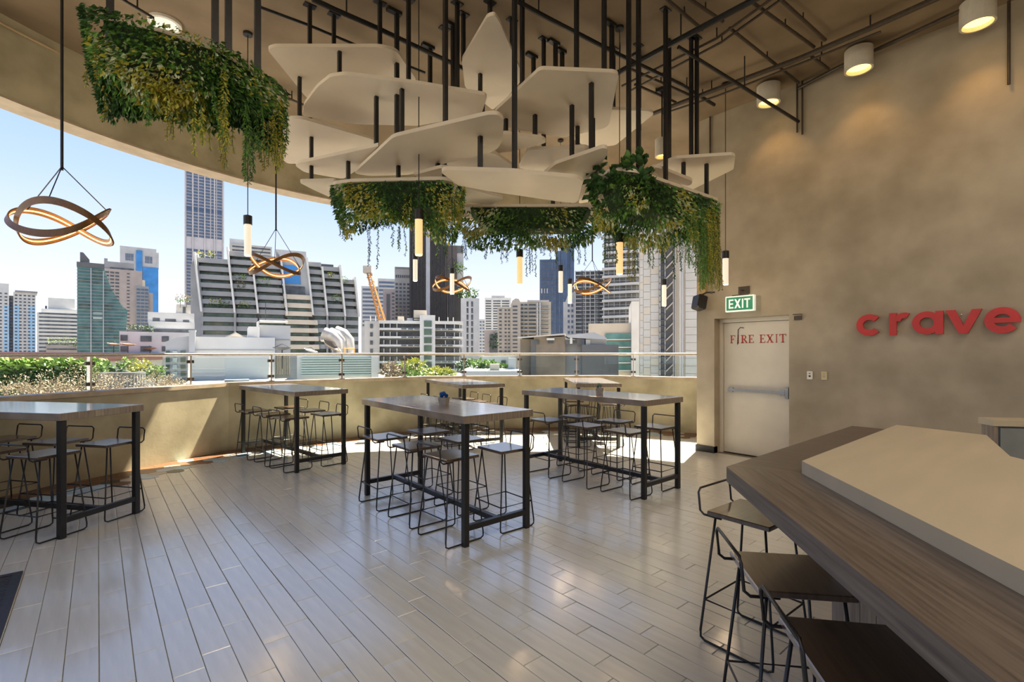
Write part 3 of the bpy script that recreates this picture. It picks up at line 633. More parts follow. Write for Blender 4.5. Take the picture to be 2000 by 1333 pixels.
def planter(label, z, px, thick, nleaf, mixw, vines, rods=(), tilt=(0, 0), core=.25, big=0, seed=1, lsize=(.03, .06), board=.99, lift=.0, grad=.6, bigu=(0, 2000), inner=.32, dark=0.0):
    rr = random.Random(seed)
    pl, zf = unproj(px, z, *tilt); pl = ccw(pl); cx = sum(p[0] for p in pl)/len(pl); cy = sum(p[1] for p in pl)/len(pl)
    t = thing('hanging_planter', label, 'hanging plant', (cx, cy, z), 0, 'planters of greenery hung from the ceiling')
    rp_ = rounded(pl, .06, 4)
    bk = board; mb = MB(); mb.prism([((x-cx)*bk, (y-cy)*bk) for x, y in rp_], 0, 0.034, zf=lambda x, y: zf(x+cx, y+cy)); mb.build('board', M['cream'], t)
    sh = [((x-cx)*.86, (y-cy)*.86) for x, y in pl]; n = len(sh); g = lambda x, y: zf(x+cx, y+cy)
    top = [(x, y, g(x, y)) for x, y in sh]; bot = [(x*.8, y*.8, -core+g(x, y)) for x, y in sh]
    MB().add(top+bot, [tuple(range(n)), tuple(range(2*n-1, n-1, -1))]+[(i, n+i, n+(i+1) % n, (i+1) % n) for i in range(n)]).build('moss_core', soil, t)
    ex = [min(p[0] for p in pl)-cx, max(p[0] for p in pl)-cx, min(p[1] for p in pl)-cy, max(p[1] for p in pl)-cy]
    def inpoly(x, y):
        c = False; j = n-1
        for i in range(n):
            xi, yi = pl[i][0]-cx, pl[i][1]-cy; xj, yj = pl[j][0]-cx, pl[j][1]-cy
            if (yi > y) != (yj > y) and x < (xj-xi)*(y-yi)/(yj-yi)+xi: c = not c
            j = i
        return c
    def sample():
        while True:
            x, y = rr.uniform(ex[0], ex[1]), rr.uniform(ex[2], ex[3])
            if inpoly(x, y): return x, y
    def edge():
        i = rr.randrange(n)
        per = [math.dist(pl[k], pl[(k+1) % n]) for k in range(n)]; s = rr.uniform(0, sum(per))
        for k in range(n):
            if s < per[k]: f = s/per[k]; return pl[k][0]+(pl[(k+1) % n][0]-pl[k][0])*f-cx, pl[k][1]+(pl[(k+1) % n][1]-pl[k][1])*f-cy
            s -= per[k]
        return 0, 0
    mb = MB(); 
    def th(x, y):
        a = math.sin(x*5+seed)*.25+math.sin(y*7+seed*2)*.2+math.sin((x+y)*13)*.15; return thick*(0.8+a*.55)
    for k in range(nleaf):
        if rr.random() > inner:
            x, y = edge(); f = rr.random(); x *= 1-.14*f*f; y *= 1-.14*f*f; zz = -f*th(x, y); nrm = Vector((x, y, -.15*Vector((x, y)).length))
        else:
            x, y = sample(); x *= .9; y *= .9; zz = -th(x, y)*rr.uniform(.75, 1.08); nrm = Vector((x*.3, y*.3, -.6))
        zz += g(x, y)+lift; d = nrm.normalized()*.7+Vector((rr.uniform(-.6, .6), rr.uniform(-.6, .6), -rr.uniform(.1, .9)))
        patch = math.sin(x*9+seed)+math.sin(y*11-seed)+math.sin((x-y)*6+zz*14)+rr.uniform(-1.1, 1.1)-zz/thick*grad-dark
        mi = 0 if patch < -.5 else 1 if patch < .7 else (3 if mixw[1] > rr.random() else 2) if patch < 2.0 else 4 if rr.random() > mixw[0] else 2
        L = rr.uniform(*lsize); add_leaf(mb, Vector((x, y, zz)), d, L, L*rr.uniform(.35, .6), mi, rr)
    o = mb.build('foliage', LM, t); tag(o, kind='stuff')
    for k in range(big):
        q = MB(); x, y = edge()
        while not bigu[0] < 1000+FPX*((x+cx)*CT-(y+cy)*ST)/((x+cx)*ST+(y+cy)*CT) < bigu[1] or x*ST+y*CT > .05: x, y = edge()
        L = rr.uniform(.1, .17); W = L*.55; d = (Vector((x, y, 0)).normalized()+Vector((rr.uniform(-.7, .7), rr.uniform(-.7, .7), rr.uniform(-.5, .9)))).normalized(); s = d.cross(Vector((0, 0, 1))).normalized(); nn = s.cross(d)
        c = Vector((x*.93, y*.93, g(x, y)-rr.uniform(-.17, .16))); P = [c]
        for f, w in ((.2, .7), (.45, 1), (.7, .75), (.9, .3)): P += [c+d*L*f+s*W*.5*w+nn*.012, c+d*L*f-nn*.01-nn*f*f*.03, c+d*L*f-s*W*.5*w+nn*.012]
        P.append(c+d*L-nn*.04); fs = [(0, 1, 2), (0, 2, 3)]
        for r in range(3): i = 1+3*r; fs += [(i, i+3, i+4, i+1), (i+1, i+4, i+5, i+2)]
        fs += [(10, 13, 11), (11, 13, 12)]
        q.add(P, fs); q.build('leaf', LM[0] if rr.random() < .75 else LM[1], t, smooth=True)
    for (u, v0, mi, li, num) in vines:
        for k in range(num):
            x, y = min((sample() if rr.random() < .3 else edge() for _ in range(40)), key=lambda q: abs(1000+FPX*(((q[0]+cx)*CT-(q[1]+cy)*ST)/((q[0]+cx)*ST+(q[1]+cy)*CT))-u-rr.uniform(-8, 8)))
            d = (x+cx)*ST+(y+cy)*CT; zz = hz_at(v0, d)
            o = link('vine', VINES[mi][li], t); o.location = (x, y, min(zz-z, -.02)); o.rotation_euler = (rr.uniform(-.06, .06), rr.uniform(-.06, .06), rr.uniform(0, 6)); s = rr.uniform(.85, 1.15); o.scale = (1, 1, s)
    for u, v in rods: RODS.append((t, onz(u, v, z), z, zf))
    return t
planter('long hanging planter of green and yellow foliage at the upper left', 3.4, [(165, 22), (300, 52), (430, 98), (500, 140), (558, 188), (545, 212), (430, 150), (300, 110), (175, 75)], .46, 11000, (.6, .6),
        [(180, 95, 4, 0, 4), (215, 110, 4, 1, 2), (290, 170, 1, 0, 3), (340, 170, 2, 0, 4), (390, 190, 2, 1, 4), (415, 160, 1, 1, 3), (440, 130, 2, 2, 14), (445, 235, 4, 1, 4), (482, 200, 1, 2, 6), (488, 250, 0, 1, 4), (520, 225, 4, 1, 6), (543, 190, 2, 2, 12), (552, 205, 1, 1, 8), (505, 200, 1, 1, 5), (395, 205, 2, 0, 5), (342, 200, 4, 0, 4)],
        [(420, 100), (446, 112), (503, 150), (215, 45)], core=.2, seed=3, lsize=(.026, .05), board=.8, lift=.05, grad=1.6, dark=.9, inner=.5)
planter('hanging planter of dense greenery below the panel cluster', 3.32, [(648, 360), (690, 355), (870, 351), (905, 362), (898, 385), (760, 385), (670, 384)], .5, 5200, (.8, .35),
        [(665, 385, 0, 2, 4), (668, 370, 1, 0, 5), (683, 370, 2, 0, 4), (722, 375, 2, 1, 8), (722, 440, 0, 2, 3), (750, 375, 1, 1, 7), (762, 375, 1, 1, 4), (793, 375, 2, 1, 8), (825, 375, 1, 1, 7), (862, 375, 2, 1, 6), (880, 370, 1, 1, 6), (897, 370, 2, 1, 8), (850, 400, 1, 1, 5), (775, 440, 0, 0, 3), (795, 440, 0, 1, 3), (860, 440, 0, 1, 4)],
        [(680, 368), (778, 365), (868, 362)], core=.26, seed=5, lsize=(.028, .055), dark=.5)
planter('long low hanging planter of variegated leaves at the back of the cluster', 3.3, [(895, 404), (1165, 404), (1170, 416), (1150, 424), (900, 424)], .43, 3600, (.3, .9),
        [(905, 420, 2, 0, 5), (985, 460, 0, 1, 4), (1035, 465, 0, 2, 5), (1060, 460, 0, 0, 3), (1080, 465, 0, 1, 4), (915, 455, 0, 1, 5), (1130, 465, 0, 1, 5), (930, 450, 0, 0, 4), (950, 450, 0, 1, 3)],
        [(943, 412), (1080, 412)], core=.24, seed=8, lsize=(.035, .07), dark=.3, inner=.4)
planter('hanging planter with big dark leaves and long vines at the right of the cluster', 3.3, [(1160, 352), (1195, 332), (1240, 336), (1405, 393), (1400, 402), (1330, 412), (1180, 400), (1162, 378)], .5, 4600, (.75, .7),
        [(1170, 400, 2, 1, 8), (1165, 390, 1, 1, 5), (1185, 455, 0, 1, 4), (1205, 455, 0, 1, 5), (1235, 460, 4, 2, 6), (1265, 460, 0, 1, 5), (1290, 460, 0, 1, 5), (1320, 455, 0, 2, 4), (1355, 400, 2, 2, 18), (1370, 402, 1, 4, 20), (1383, 402, 2, 4, 16), (1392, 405, 1, 4, 16), (1345, 410, 1, 3, 12), (1398, 410, 4, 4, 12), (1360, 470, 0, 1, 3)],
        [(1228, 345), (1247, 350), (1300, 370), (1380, 392)], core=.26, big=100, seed=13, lsize=(.035, .065), grad=2.6, dark=1.5, bigu=(1160, 1275), inner=.4)

for t, p, z, zf in RODS:                             # each rod hangs from the panel above it, or else from the ceiling
    tops = [zz+g(p.x, p.y) for pl, zz, g in PANELS if zz+g(p.x, p.y) > z+zf(p.x, p.y)+.06 and inside_poly(pl, p.x, p.y)]
    zt = min(tops) if tops else ZC
    MB().rod((p.x, p.y, z+zf(p.x, p.y)+.032), (p.x, p.y, zt), 0.036).build('rod', M['black'], t, True)
    if not tops: MB().box(p.x-.06, p.x+.06, p.y-.035, p.y+.035, zt-.012, zt).build('bracket', M['black'], t, True)
# ================================================================== pendants
frost = new_mat('frosted_tube', (0.8, 0.76, 0.68), 0.5, var=0.03, scale=6, emit=(1.0, 0.86, 0.66), estr=0.35)
frostw = new_mat('warm_frosted_tube', (0.75, 0.6, 0.38), 0.5, var=0.05, scale=6, emit=(1.0, 0.62, 0.25), estr=0.45)
def tube_pendant(u, vt, d, label, warm=False):
    zt = hz_at(vt, d); p = wpt(u, d, zt); L = 0.46
    t = thing('tube_pendant', label, 'pendant lamp', (p.x, p.y, zt-L), 0, 'slim frosted tube pendant lamps')
    q = MB(); q.lathe((0, 0), [(0, L), (.012, L+.012), (.046, L), (.046, L-.1), (.038, L-.1), (0, L-.1)], 20); q.build('cap', M['black'], t, smooth=False)
    q = MB(); q.lathe((0, 0), [(.0, L-.09), (.038, L-.09), (.038, 0.01), (.032, 0), (.028, 0), (.028, .01), (.0, .02)], 20); q.build('glass_tube', frostw if warm else frost, t, smooth=False)
    q = MB(); q.tube([(0, 0, L), (0, 0, ZC-(zt-L))], .005, 5); q.build('cord', M['black'], t)
    q = MB(); q.cyl((0, 0), .05, ZC-.03-(zt-L), ZC-(zt-L), 14); q.build('ceiling_rose', M['black'], t)
    l = bpy.data.lights.new('pendant_light', 'POINT'); l.energy = 2.5; l.color = (1, .72, .42); l.shadow_soft_size = .04
    o = bpy.data.objects.new('pendant_light', l); COL.objects.link(o); o.parent = t; o.location = (0, 0, -.05)
tube_pendant(484, 422, 5.6, 'white frosted tube pendant left of the plant cluster')
tube_pendant(818, 410, 4.9, 'largest warm frosted tube pendant below the middle planter', True)
tube_pendant(811, 496, 8.2, 'pale frosted tube pendant just behind the largest warm one')
tube_pendant(1015, 488, 6.46, 'warm frosted tube pendant against open sky right of centre', True)
tube_pendant(1210, 457, 5.5, 'warm frosted tube pendant below the big leafed planter', True)
tube_pendant(1417, 491, 6.65, 'white frosted tube pendant in front of the concrete wall')
tube_pendant(1297, 546, 8.4, 'frosted tube pendant in front of the scaffolded tower')
tube_pendant(883, 524, 8.6, 'frosted tube pendant inside the third wavy ribbon lamp')
tube_pendant(1095, 519, 8.4, 'small frosted tube pendant before the dark blue tower')
tube_pendant(1113, 545, 9.2, 'pale frosted tube pendant beside the fourth wavy ribbon lamp')
bent = new_mat('bent_wood', (0.17, 0.08, 0.025), 0.4, var=0.25, scale=6)
bento = new_mat('amber_veneer', (0.34, 0.13, 0.015), 0.4, var=0.2, scale=6)
led = new_mat('led_strip', (1, .8, .4), 0.5, var=.02, emit=(1, .66, .26), estr=1.1)
def wave_pendant(u, v, d, label, ph, up):
    z = hz_at(v, d); p = wpt(u, d, z); t = thing('ribbon_pendant', label, 'pendant lamp', (p.x, p.y, z), 0, 'wavy wooden ribbon pendant lamps')
    n = 168; P = []
    for k in range(n):
        a = 4*PI*k/n; r = .335-.03*math.cos(1.5*a+ph); P.append(Vector((r*math.cos(a)*1.03*CT+r*math.sin(a)*.6*ST, -r*math.cos(a)*1.03*ST+r*math.sin(a)*.6*CT, .125*math.sin(1.5*a+ph))))
    def ribbon(w, off, th, mi=0):
        q = MB(); vs = []
        for k in range(n):
            a = 4*PI*k/n; rad = Vector((math.cos(a), math.sin(a), 0)); tw = .55*math.sin(.5*a+ph); ax = (Vector((0, 0, 1))*math.cos(tw)+rad*math.sin(tw)); nr = (rad*math.cos(tw)-Vector((0, 0, 1))*math.sin(tw))
            for s1, s2 in ((-1, -1), (1, -1), (1, 1), (-1, 1)): vs.append(P[k]+nr*(off+s2*th/2)+ax*(s1*w/2))
        fs = [(k*4+i, k*4+(i+1) % 4, ((k+1) % n)*4+(i+1) % 4, ((k+1) % n)*4+i) for k in range(n) for i in range(4)]
        return q.add(vs, fs)
    ribbon(.056, 0, .008).build('ribbon', bent, t); ribbon(.054, -.006, .004).build('inner_veneer', bento, t); ribbon(.012, -.009, .003).build('led_strip', led, t)
    J = Vector((0, 0, up))
    for k in (10, 66, 122):
        q = MB(); q.tube([P[k], J], .004, 5); q.build('hanging_wire', M['black'], t)
    q = MB(); q.tube([J-Vector((0, 0, .03)), (0, 0, ZC-z)], .011, 6); q.build('cord', M['black'], t)
    l = bpy.data.lights.new('ribbon_light', 'POINT'); l.energy = 3; l.color = (1, .7, .35); l.shadow_soft_size = .2
    o = bpy.data.objects.new('ribbon_light', l); COL.objects.link(o); o.parent = t; o.location = (0, 0, 0)
wave_pendant(121, 437, 3.85, 'large wavy amber ribbon pendant at the far left', 0.6, .45)
wave_pendant(539, 518, 6.7, 'wavy amber ribbon pendant before the terraced apartment block', 2.2, .5)
wave_pendant(883, 556, 9.25, 'wavy amber ribbon pendant before the brown ribbed tower', 2.0, .52)
wave_pendant(1157, 559, 9.3, 'wavy amber ribbon pendant farthest right, before the glass offices', 1.9, .5)

# ================================================================== ceiling lamps and pipes
def can_lamp(x, y, z1, label, r=.145, h=.24, power=12, cord=0):
    t = thing('can_downlight', label, 'ceiling lamp', (x, y, z1), 0, 'white cylinder downlights')
    q = MB(); q.lathe((0, 0), [(r*.86, .05), (r*.86, 0), (r, 0), (r, h), (0, h)], 28); q.build('housing', M['lampwhite'], t)
    q = MB(); q.cyl((0, 0), r*.86, .045, .05, 28); q.build('lens', M['glow'], t)
    if cord: q = MB(); q.tube([(0, 0, h), (0, 0, cord)], .012, 6); q.box(-.07, .07, -.05, .05, cord-.04, cord); q.build('stem', M['black'], t)
    else: q = MB(); q.cyl((0, 0), .05, h, ZC-z1, 14); q.build('mount', M['lampwhite'], t)
    l = bpy.data.lights.new('can_light', 'SPOT'); l.energy = power; l.color = (1, .55, .18); l.spot_size = math.radians(100); l.spot_blend = .6; l.shadow_soft_size = .08
    o = bpy.data.objects.new('can_light', l); COL.objects.link(o); o.parent = t; o.location = (0, 0, .03)
can_lamp(6.93, .74, 4.94, 'white cylinder downlight at the top right picture corner')
can_lamp(6.95, 1.78, 4.94, 'white cylinder downlight in the middle of the wall row')
can_lamp(6.95, 2.81, 4.94, 'white cylinder downlight nearest the plant cluster in the wall row')
p = wpt(1293, 6.8, 0); can_lamp(p.x, p.y, 4.28, 'white cylinder lamp hung on a thin stem behind the planter', .095, .24, 8, ZC-4.28)
p = onz(322, 43, ZC); t = thing('round_downlight', 'round white ceiling light above the upper left planter', 'ceiling lamp', (p.x, p.y, ZC-.03))
MB().cyl((0, 0), .16, 0, .03, 24).build('ring', M['plastic'], t); MB().cyl((0, 0), .13, -.004, 0, 24).build('lens', M['white_sign'], t)
# housings for the added fill lamps, out of view
for k, (x, y) in enumerate(FILL_LAMPS):
    t = thing('fill_lamp_box', 'added unseen square fill lamp in row %s, %s from the left' % (('front', 'back')[k % 2], ('first', 'second', 'third')[k//2]), 'ceiling lamp', (x, y, 5.09), 0, 'added fill lamps out of view')
    q = MB(); q.box(-.5, .5, -.5, .5, 0.02, ZC-5.09); q.build('housing', M['lampwhite'], t)
def pipe(label, pts, r, z=5.12, mat='pipe', name='ceiling_pipe'):
    P = [onz(u, v, z) if len(q) == 2 else onz(u, v, q[2]) for q in pts for u, v in [q[:2]]]
    c = P[0]; t = thing(name, label, 'pipe', tuple(c), 0, 'dark pipes and conduits below the ceiling'); MB().tube(P, r, 8).build('pipe', M[mat], t, True)
    q = MB(); a, b = P[0], P[-1]; n = max(1, int((b-a).length/1.1))
    for k in range(n):
        f = (k+.5)/n; s = f*(len(P)-1); i = min(int(s), len(P)-2); m = P[i].lerp(P[i+1], s-i); q = MB(); q.tube([m, (m.x, m.y, ZC)], .008, 5); q.build('hanger', M['black'], t, True)
pipe('thick black pipe crossing diagonally right of the cluster', [(1205, 143), (1330, 75), (1490, -10)], .03, 4.92, 'black')
pipe('black pipe dropping in a corner bracket before the wall', [(1325, 92, 4.95), (1560, 238, 4.7), (1578, 248, 4.68)], .022, mat='black')
p0, p1 = onz(1578, 248, 4.68), None
t = thing('drop_pipe', 'short upright black pipe joining the corner bracket to the ceiling', 'pipe', tuple(p0)); MB().tube([p0, (p0.x, p0.y, ZC)], .022, 8).build('pipe', M['black'], t, True)
pipe('upper thin conduit beside the thick black pipe', [(1215, 168), (1400, 75), (1515, -8)], .014, 5.1)
pipe('lower thin conduit beside the thick black pipe', [(1230, 178), (1410, 82), (1535, -8)], .014, 5.12)
pipe('brown pipe running along the top of the right wall', [(1276, 222), (1390, 178), (1560, 115), (1700, 55), (1840, -8)], .03, 5.08)
pipe('thin conduit below the brown wall pipe', [(1295, 222), (1400, 188), (1570, 122), (1720, 62)], .013, 5.06)
pipe('conduit along the wall corner at upper right', [(1560, 172), (1640, 130), (1760, 75), (1895, 12)], .022, 5.14)
for k, (a, b, lb) in enumerate((((1298, -5), (1372, 58), 'first short cross conduit at the top right of the cluster'), ((1342, -5), (1412, 42), 'second short cross conduit at the top right'), ((1425, 55), (1560, 162), 'long cross conduit with a junction box'), ((1470, 5), (1590, 92), 'cross conduit left of the middle downlight'), ((1520, -5), (1612, 78), 'cross conduit above the middle downlight'), ((1585, 110), (1618, 135), 'stub conduit behind the middle downlight'), ((1232, 135), (1345, 185), 'cross conduit behind the right planter rods'), ((1240, 165), (1320, 200), 'lower cross conduit behind the right planter rods'))):
    pipe('thin dark '+lb, [a, b], .018, 5.14)
pipe('black pipe crossing behind the rods of the cluster', [(610, -2), (657, 20), (733, 53), (796, 83), (897, 130), (1000, 176)], .026, 5.05, 'black')
pipe('thin black conduit above the left planter', [(500, 11), (600, 48), (700, 90), (830, 142)], .015, 5.12, 'black')
pipe('black pipe from the top centre to the corner bracket', [(1010, 2), (1060, 30), (1180, 92), (1240, 122), (1330, 165), (1395, 205)], .024, 5.08, 'black')
pipe('thin black conduit high above the left planter', [(235, -4), (300, 35)], .014, 5.12, 'black')
pipe('thin tan pipe beside the small panels', [(520, 175), (570, 195), (600, 208)], .015, 5.1)
for k, (u, v) in enumerate(((775, 22), (840, 90), (885, 48), (1042, 108), (1085, 82), (1098, 98), (1195, 45), (1248, 110))):
    p = onz(u, v, ZC); t = thing('ceiling_hanger', 'black steel ceiling hanger at the %s place from the left behind the cluster' % ('first', 'second', 'third', 'fourth', 'fifth', 'sixth', 'seventh', 'eighth')[k], 'hanger', (p.x, p.y, 4.3), 0, 'steel hangers behind the panel cluster')
    q = MB(); q.rod((p.x, p.y, 4.3), (p.x, p.y, ZC-.02), .04); q.build('rod', M['black'], t, True); q = MB(); q.box(p.x-.11, p.x+.05, p.y-.03, p.y+.03, ZC-.035, ZC); q.build('bracket', M['black'], t, True)
t = thing('wall_conduit', 'thin upright conduit at the top right of the concrete wall', 'pipe', (XW-.03, .42, 4.6)); MB().tube([(XW-.03, wy(1971), ZC), (XW-.03, wy(1971), 4.35)], .014, 8).build('pipe', M['pipe'], t, True)
for k, u in enumerate((1558, 1568, 1388)):
    t = thing('wall_conduit', 'thin upright conduit dropping down the wall top, %s' % ('left of the bracket pair', 'right of the bracket pair', 'at the wall end')[k], 'pipe', (XW-.02, wy(u), 4.2)); MB().tube([(XW-.02, wy(u), ZC), (XW-.02, wy(u), (4.55, 4.5, 4.3)[k])], .012, 6).build('pipe', M['pipe'], t, True)
# ================================================================== the city outside
ZG = -30.0
gm = new_mat('city_ground', (0.3, 0.29, 0.27), 0.9, var=0.3, scale=0.05)
g = MB().box(-700, 900, -300, 1100, ZG-1, ZG).build('ground', gm); tag(g, 'city ground far below the terrace', kind='structure')
def cm(n, c, r=0.7, var=0.08, sc=0.3, **k): return new_mat(n, c, r, var=var, scale=sc, detail=5, **k)
C = dict(white=cm('white_render', (.52, .52, .5)), offwhite=cm('off_white_render', (.44, .42, .38)), beige=cm('beige_render', (.36, .32, .27)), cream_=cm('cream_render', (.47, .42, .34)), grey=cm('grey_concrete', (.23, .24, .25)), lgrey=cm('light_grey_panel', (.36, .37, .38)),
         dgrey=cm('dark_grey_concrete', (.1, .102, .105)), sky=cm('pale_blue_render', (.3, .5, .68)), pink=cm('pinkish_stone', (.33, .28, .255)), brown=cm('brown_cladding', (.085, .07, .065)), lbrown=cm('weathered_concrete', (.19, .155, .115), var=.3), blue=new_mat('blue_glass', (.03, .18, .45), .15, var=.15, scale=.2),
         navy=new_mat('navy_glass', (.045, .075, .14), .2, var=.15, scale=.2), teal=new_mat('teal_glass', (.04, .13, .13), .12, scale=.35, color2=(.1, .24, .22)), win=new_mat('window_glass', (.03, .035, .04), .15, scale=.6, color2=(.1, .11, .12)), wblue=new_mat('blue_window_glass', (.04, .06, .11), .12, scale=.4, color2=(.11, .15, .22)),
         wgreen=new_mat('green_window_glass', (.02, .045, .035), .15, scale=.5, color2=(.08, .13, .1)), red=cm('terracotta_roof', (.26, .12, .085)), mull=cm('pale_mullion', (.45, .43, .44)), rust=cm('orange_steel', (.5, .25, .08)), steelg=new_mat('galvanised_duct', (.3, .3, .3), .45, .4, var=.15, scale=2), pole=cm('dark_pole', (.06, .055, .05)), gglass=new_mat('pale_green_glass', (.36, .43, .4), .2, var=.08, scale=.5))
class Bd:
    def __init__(s, name, label, xm, D, yaw=0, cat='building', group='city buildings beyond the railing', zb=ZG):
        k = (xm-1000)/FPX; s.xm, s.D, s.zb = xm, D, zb; s.ph = math.atan(k)
        p = wpt(xm, D, zb); s.r = thing(name, label, cat, tuple(p), -TH-s.ph+math.radians(yaw), group); s.c = math.cos(s.ph)/math.cos(math.radians(yaw))
    def X(s, u): return (u-s.xm)/FPX*s.D*s.c
    def Z(s, v): return hz_at(v, s.D)-s.zb
    def box(s, part, u0, u1, v0, v1, y0, y1, m, parent=None):
        z1 = s.Z(v0); z0 = 0 if v1 is None else s.Z(v1)
        return MB().box(s.X(u0), s.X(u1), y0, y1, z0, z1).build(part, C[m], parent or s.r)
    def wins(s, u0, u1, v0, v1, nx, nz, fx, fz, m='win', y=-.12, each=True, part='window', th=.35):
        x0, x1, z0, z1 = s.X(u0), s.X(u1), s.Z(v1), s.Z(v0); cw, ch = (x1-x0)/nx, (z1-z0)/nz
        if each:
            me = None
            for j in range(nz):
                for i in range(nx):
                    if me is None:
                        o = MB().box(-cw*fx/2, cw*fx/2, 0, th, -ch*fz/2, ch*fz/2).build(part, C[m], s.r); me = o.data
                    else: o = link(part, me, s.r)
                    o.location = (x0+cw*(i+.5), y, z0+ch*(j+.5))
        else:
            q = MB()
            for j in range(nz):
                for i in range(nx): a, b = x0+cw*(i+.5), z0+ch*(j+.5); q.box(a-cw*fx/2, a+cw*fx/2, y, y+th, b-ch*fz/2, b+ch*fz/2)
            tag(q.build(part+'s', C[m], s.r), kind='stuff')
    def side(s, right, u, y0, y1, v0, v1, ny, nz, fx, fz, m='win', part='side_window'):
        x = s.X(u); z0, z1 = s.Z(v1), s.Z(v0); cw, ch = (y1-y0)/ny, (z1-z0)/nz; q = MB(); a, b = (x-.2, x+.12) if right else (x-.12, x+.2)
        for j in range(nz):
            for i in range(ny): c_, d_ = y0+cw*(i+.5), z0+ch*(j+.5); q.box(a, b, c_-cw*fx/2, c_+cw*fx/2, d_-ch*fz/2, d_+ch*fz/2)
        tag(q.build(part+'s', C[m], s.r), kind='stuff')
    def poly(s, part, uv, y0, y1, m):               # upright slab with the outline uv
        q = MB(); n = len(uv); P = [(s.X(u), s.Z(v)) for u, v in uv]
        a = sum(P[i-1][0]*P[i][1]-P[i][0]*P[i-1][1] for i in range(n))
        if a < 0: P = P[::-1]
        q.add([(x, y0, z) for x, z in P]+[(x, y1, z) for x, z in P], [tuple(range(n)), tuple(range(2*n-1, n-1, -1))]+[((i+1) % n, i, n+i, n+(i+1) % n) for i in range(n)])
        return q.build(part, C[m], s.r)
lr_ = random.Random(31)
def crown(root, c, rx, ry, rz, n, L, mats, seed, part='foliage'):
    rr = random.Random(seed); q = MB()
    for k in range(n):
        v = Vector((rr.gauss(0, 1), rr.gauss(0, 1), rr.gauss(0, 1))).normalized()*(.55+.5*rr.random()); lump = 1+.25*math.sin(v.x*5+seed)*math.sin(v.y*4)+.2*math.sin(v.z*6+seed)
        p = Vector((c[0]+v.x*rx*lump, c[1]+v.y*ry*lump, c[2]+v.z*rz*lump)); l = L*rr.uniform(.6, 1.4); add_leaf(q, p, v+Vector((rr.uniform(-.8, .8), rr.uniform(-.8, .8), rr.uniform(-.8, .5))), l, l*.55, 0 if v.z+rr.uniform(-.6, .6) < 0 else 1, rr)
    o = q.build(part, mats, root); tag(o, kind='stuff'); return o
def tree(label, u, v0, v1, w, D, mats, seed, n=420, zb=None, name='tree'):
    z1, z0 = hz_at(v0, D), hz_at(v1, D); h = z1-z0; rx = w/FPX*D/2; p = wpt(u, D, zb if zb is not None else z0-1)
    t = thing(name, label, 'tree', tuple(p), 0, 'trees and shrubs below the terrace'); o = z0-p.z
    q = MB(); q.tube([(0, 0, 0), (.05*rx, 0, (o+h*.3)), (0, 0, o+h*.6)], max(.05, .05*rx), 6); q.build('trunk', TM['bark'], t)
    crown(t, (0, 0, o+h*.52), rx, rx, h*.48, n, rx*.32, mats, seed); return t
TM = dict(bark=cm('bark', (.1, .075, .05)), g1=leaf_mat('tree_dark', (.02, .06, .012), (.05, .12, .03)), g2=leaf_mat('tree_light', (.1, .2, .03), (.22, .33, .06)), y1=leaf_mat('tree_yellow', (.3, .32, .03), (.5, .46, .08)), d1=leaf_mat('dry_shrub', (.16, .11, .065), (.26, .19, .115)), d2=leaf_mat('dry_shrub_pale', (.26, .2, .13), (.38, .3, .21)))
# --- far left
b = Bd('apartment_tower', 'white and pale blue apartment tower at the far left edge', 36, 210)
b.box('wall', -60, 18, 556, None, 0, 16, 'white'); b.box('wall', 26, 70, 571, None, 0, 16, 'white'); b.box('link', 17, 27, 578, None, 1.5, 14, 'dgrey'); b.box('roof_slab', 29, 74, 568, 571, -1, 14, 'grey')
for u0, u1 in ((8, 17), (28, 37), (56, 69)): b.box('blue_panel', u0, u1, 598, None, -.08, .2, 'sky')
b.wins(-14, 17, 572, 690, 3, 18, .5, .4, 'win', each=True); b.wins(27, 70, 574, 690, 5, 18, .55, .42, 'win', y=-.15, each=True); b.wins(18, 26, 586, 690, 1, 17, .7, .5, 'wblue', y=1.3, each=False, part='link_window')
b = Bd('banded_office', 'white office block with dark horizontal window bands at left', 114, 180)
b.box('wall', 73, 156, 612, None, 0, 18, 'white'); b.box('roof_storey', 81, 154, 604, 612, 1, 16, 'white'); b.box('penthouse', 94, 147, 582, 605, 2, 14, 'white'); b.box('penthouse_vent', 88, 92, 598, 604, 2, 3, 'dgrey')
b.wins(76, 153, 610, 690, 1, 11, .98, .4, 'win', part='window_band'); b.box('annex', 91, 153, 675, None, -9, -1, 'pink'); b.box('annex_window_band', 93, 153, 682, 684, -9.2, -8.8, 'win')
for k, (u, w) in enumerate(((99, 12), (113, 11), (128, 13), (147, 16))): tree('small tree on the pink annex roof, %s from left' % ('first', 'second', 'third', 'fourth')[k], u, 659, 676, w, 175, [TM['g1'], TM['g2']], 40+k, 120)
b = Bd('glass_tower', 'teal glass tower with a slanting right roofline', 200, 150)
b.poly('glass_body', [(152, 690), (152, 524), (203, 524), (216, 560), (228, 580), (240, 597), (250, 604), (246, 690)], 0, 14, 'teal'); b.box('parapet', 151, 204, 516, 525, -.4, 14, 'dgrey'); b.poly('roof_fin', [(157, 517), (157, 496), (163, 496), (175, 509), (175, 517)], 1, 7, 'dgrey'); b.box('lower_body', 152, 246, 690, None, 0, 14, 'teal')
for u in (177, 201): b.box('pier', u, u+2, 526 if u < 200 else 530, None, -.5, .3, 'lgrey')
for k in range(26):
    v = 531+k*6.3; ur = 204 if v < 530 else 204+min(44, (v-530)*.62) if v < 604 else 248
    b.box('floor_edge', 151, ur, v, v+1, -.45, .2, 'grey')
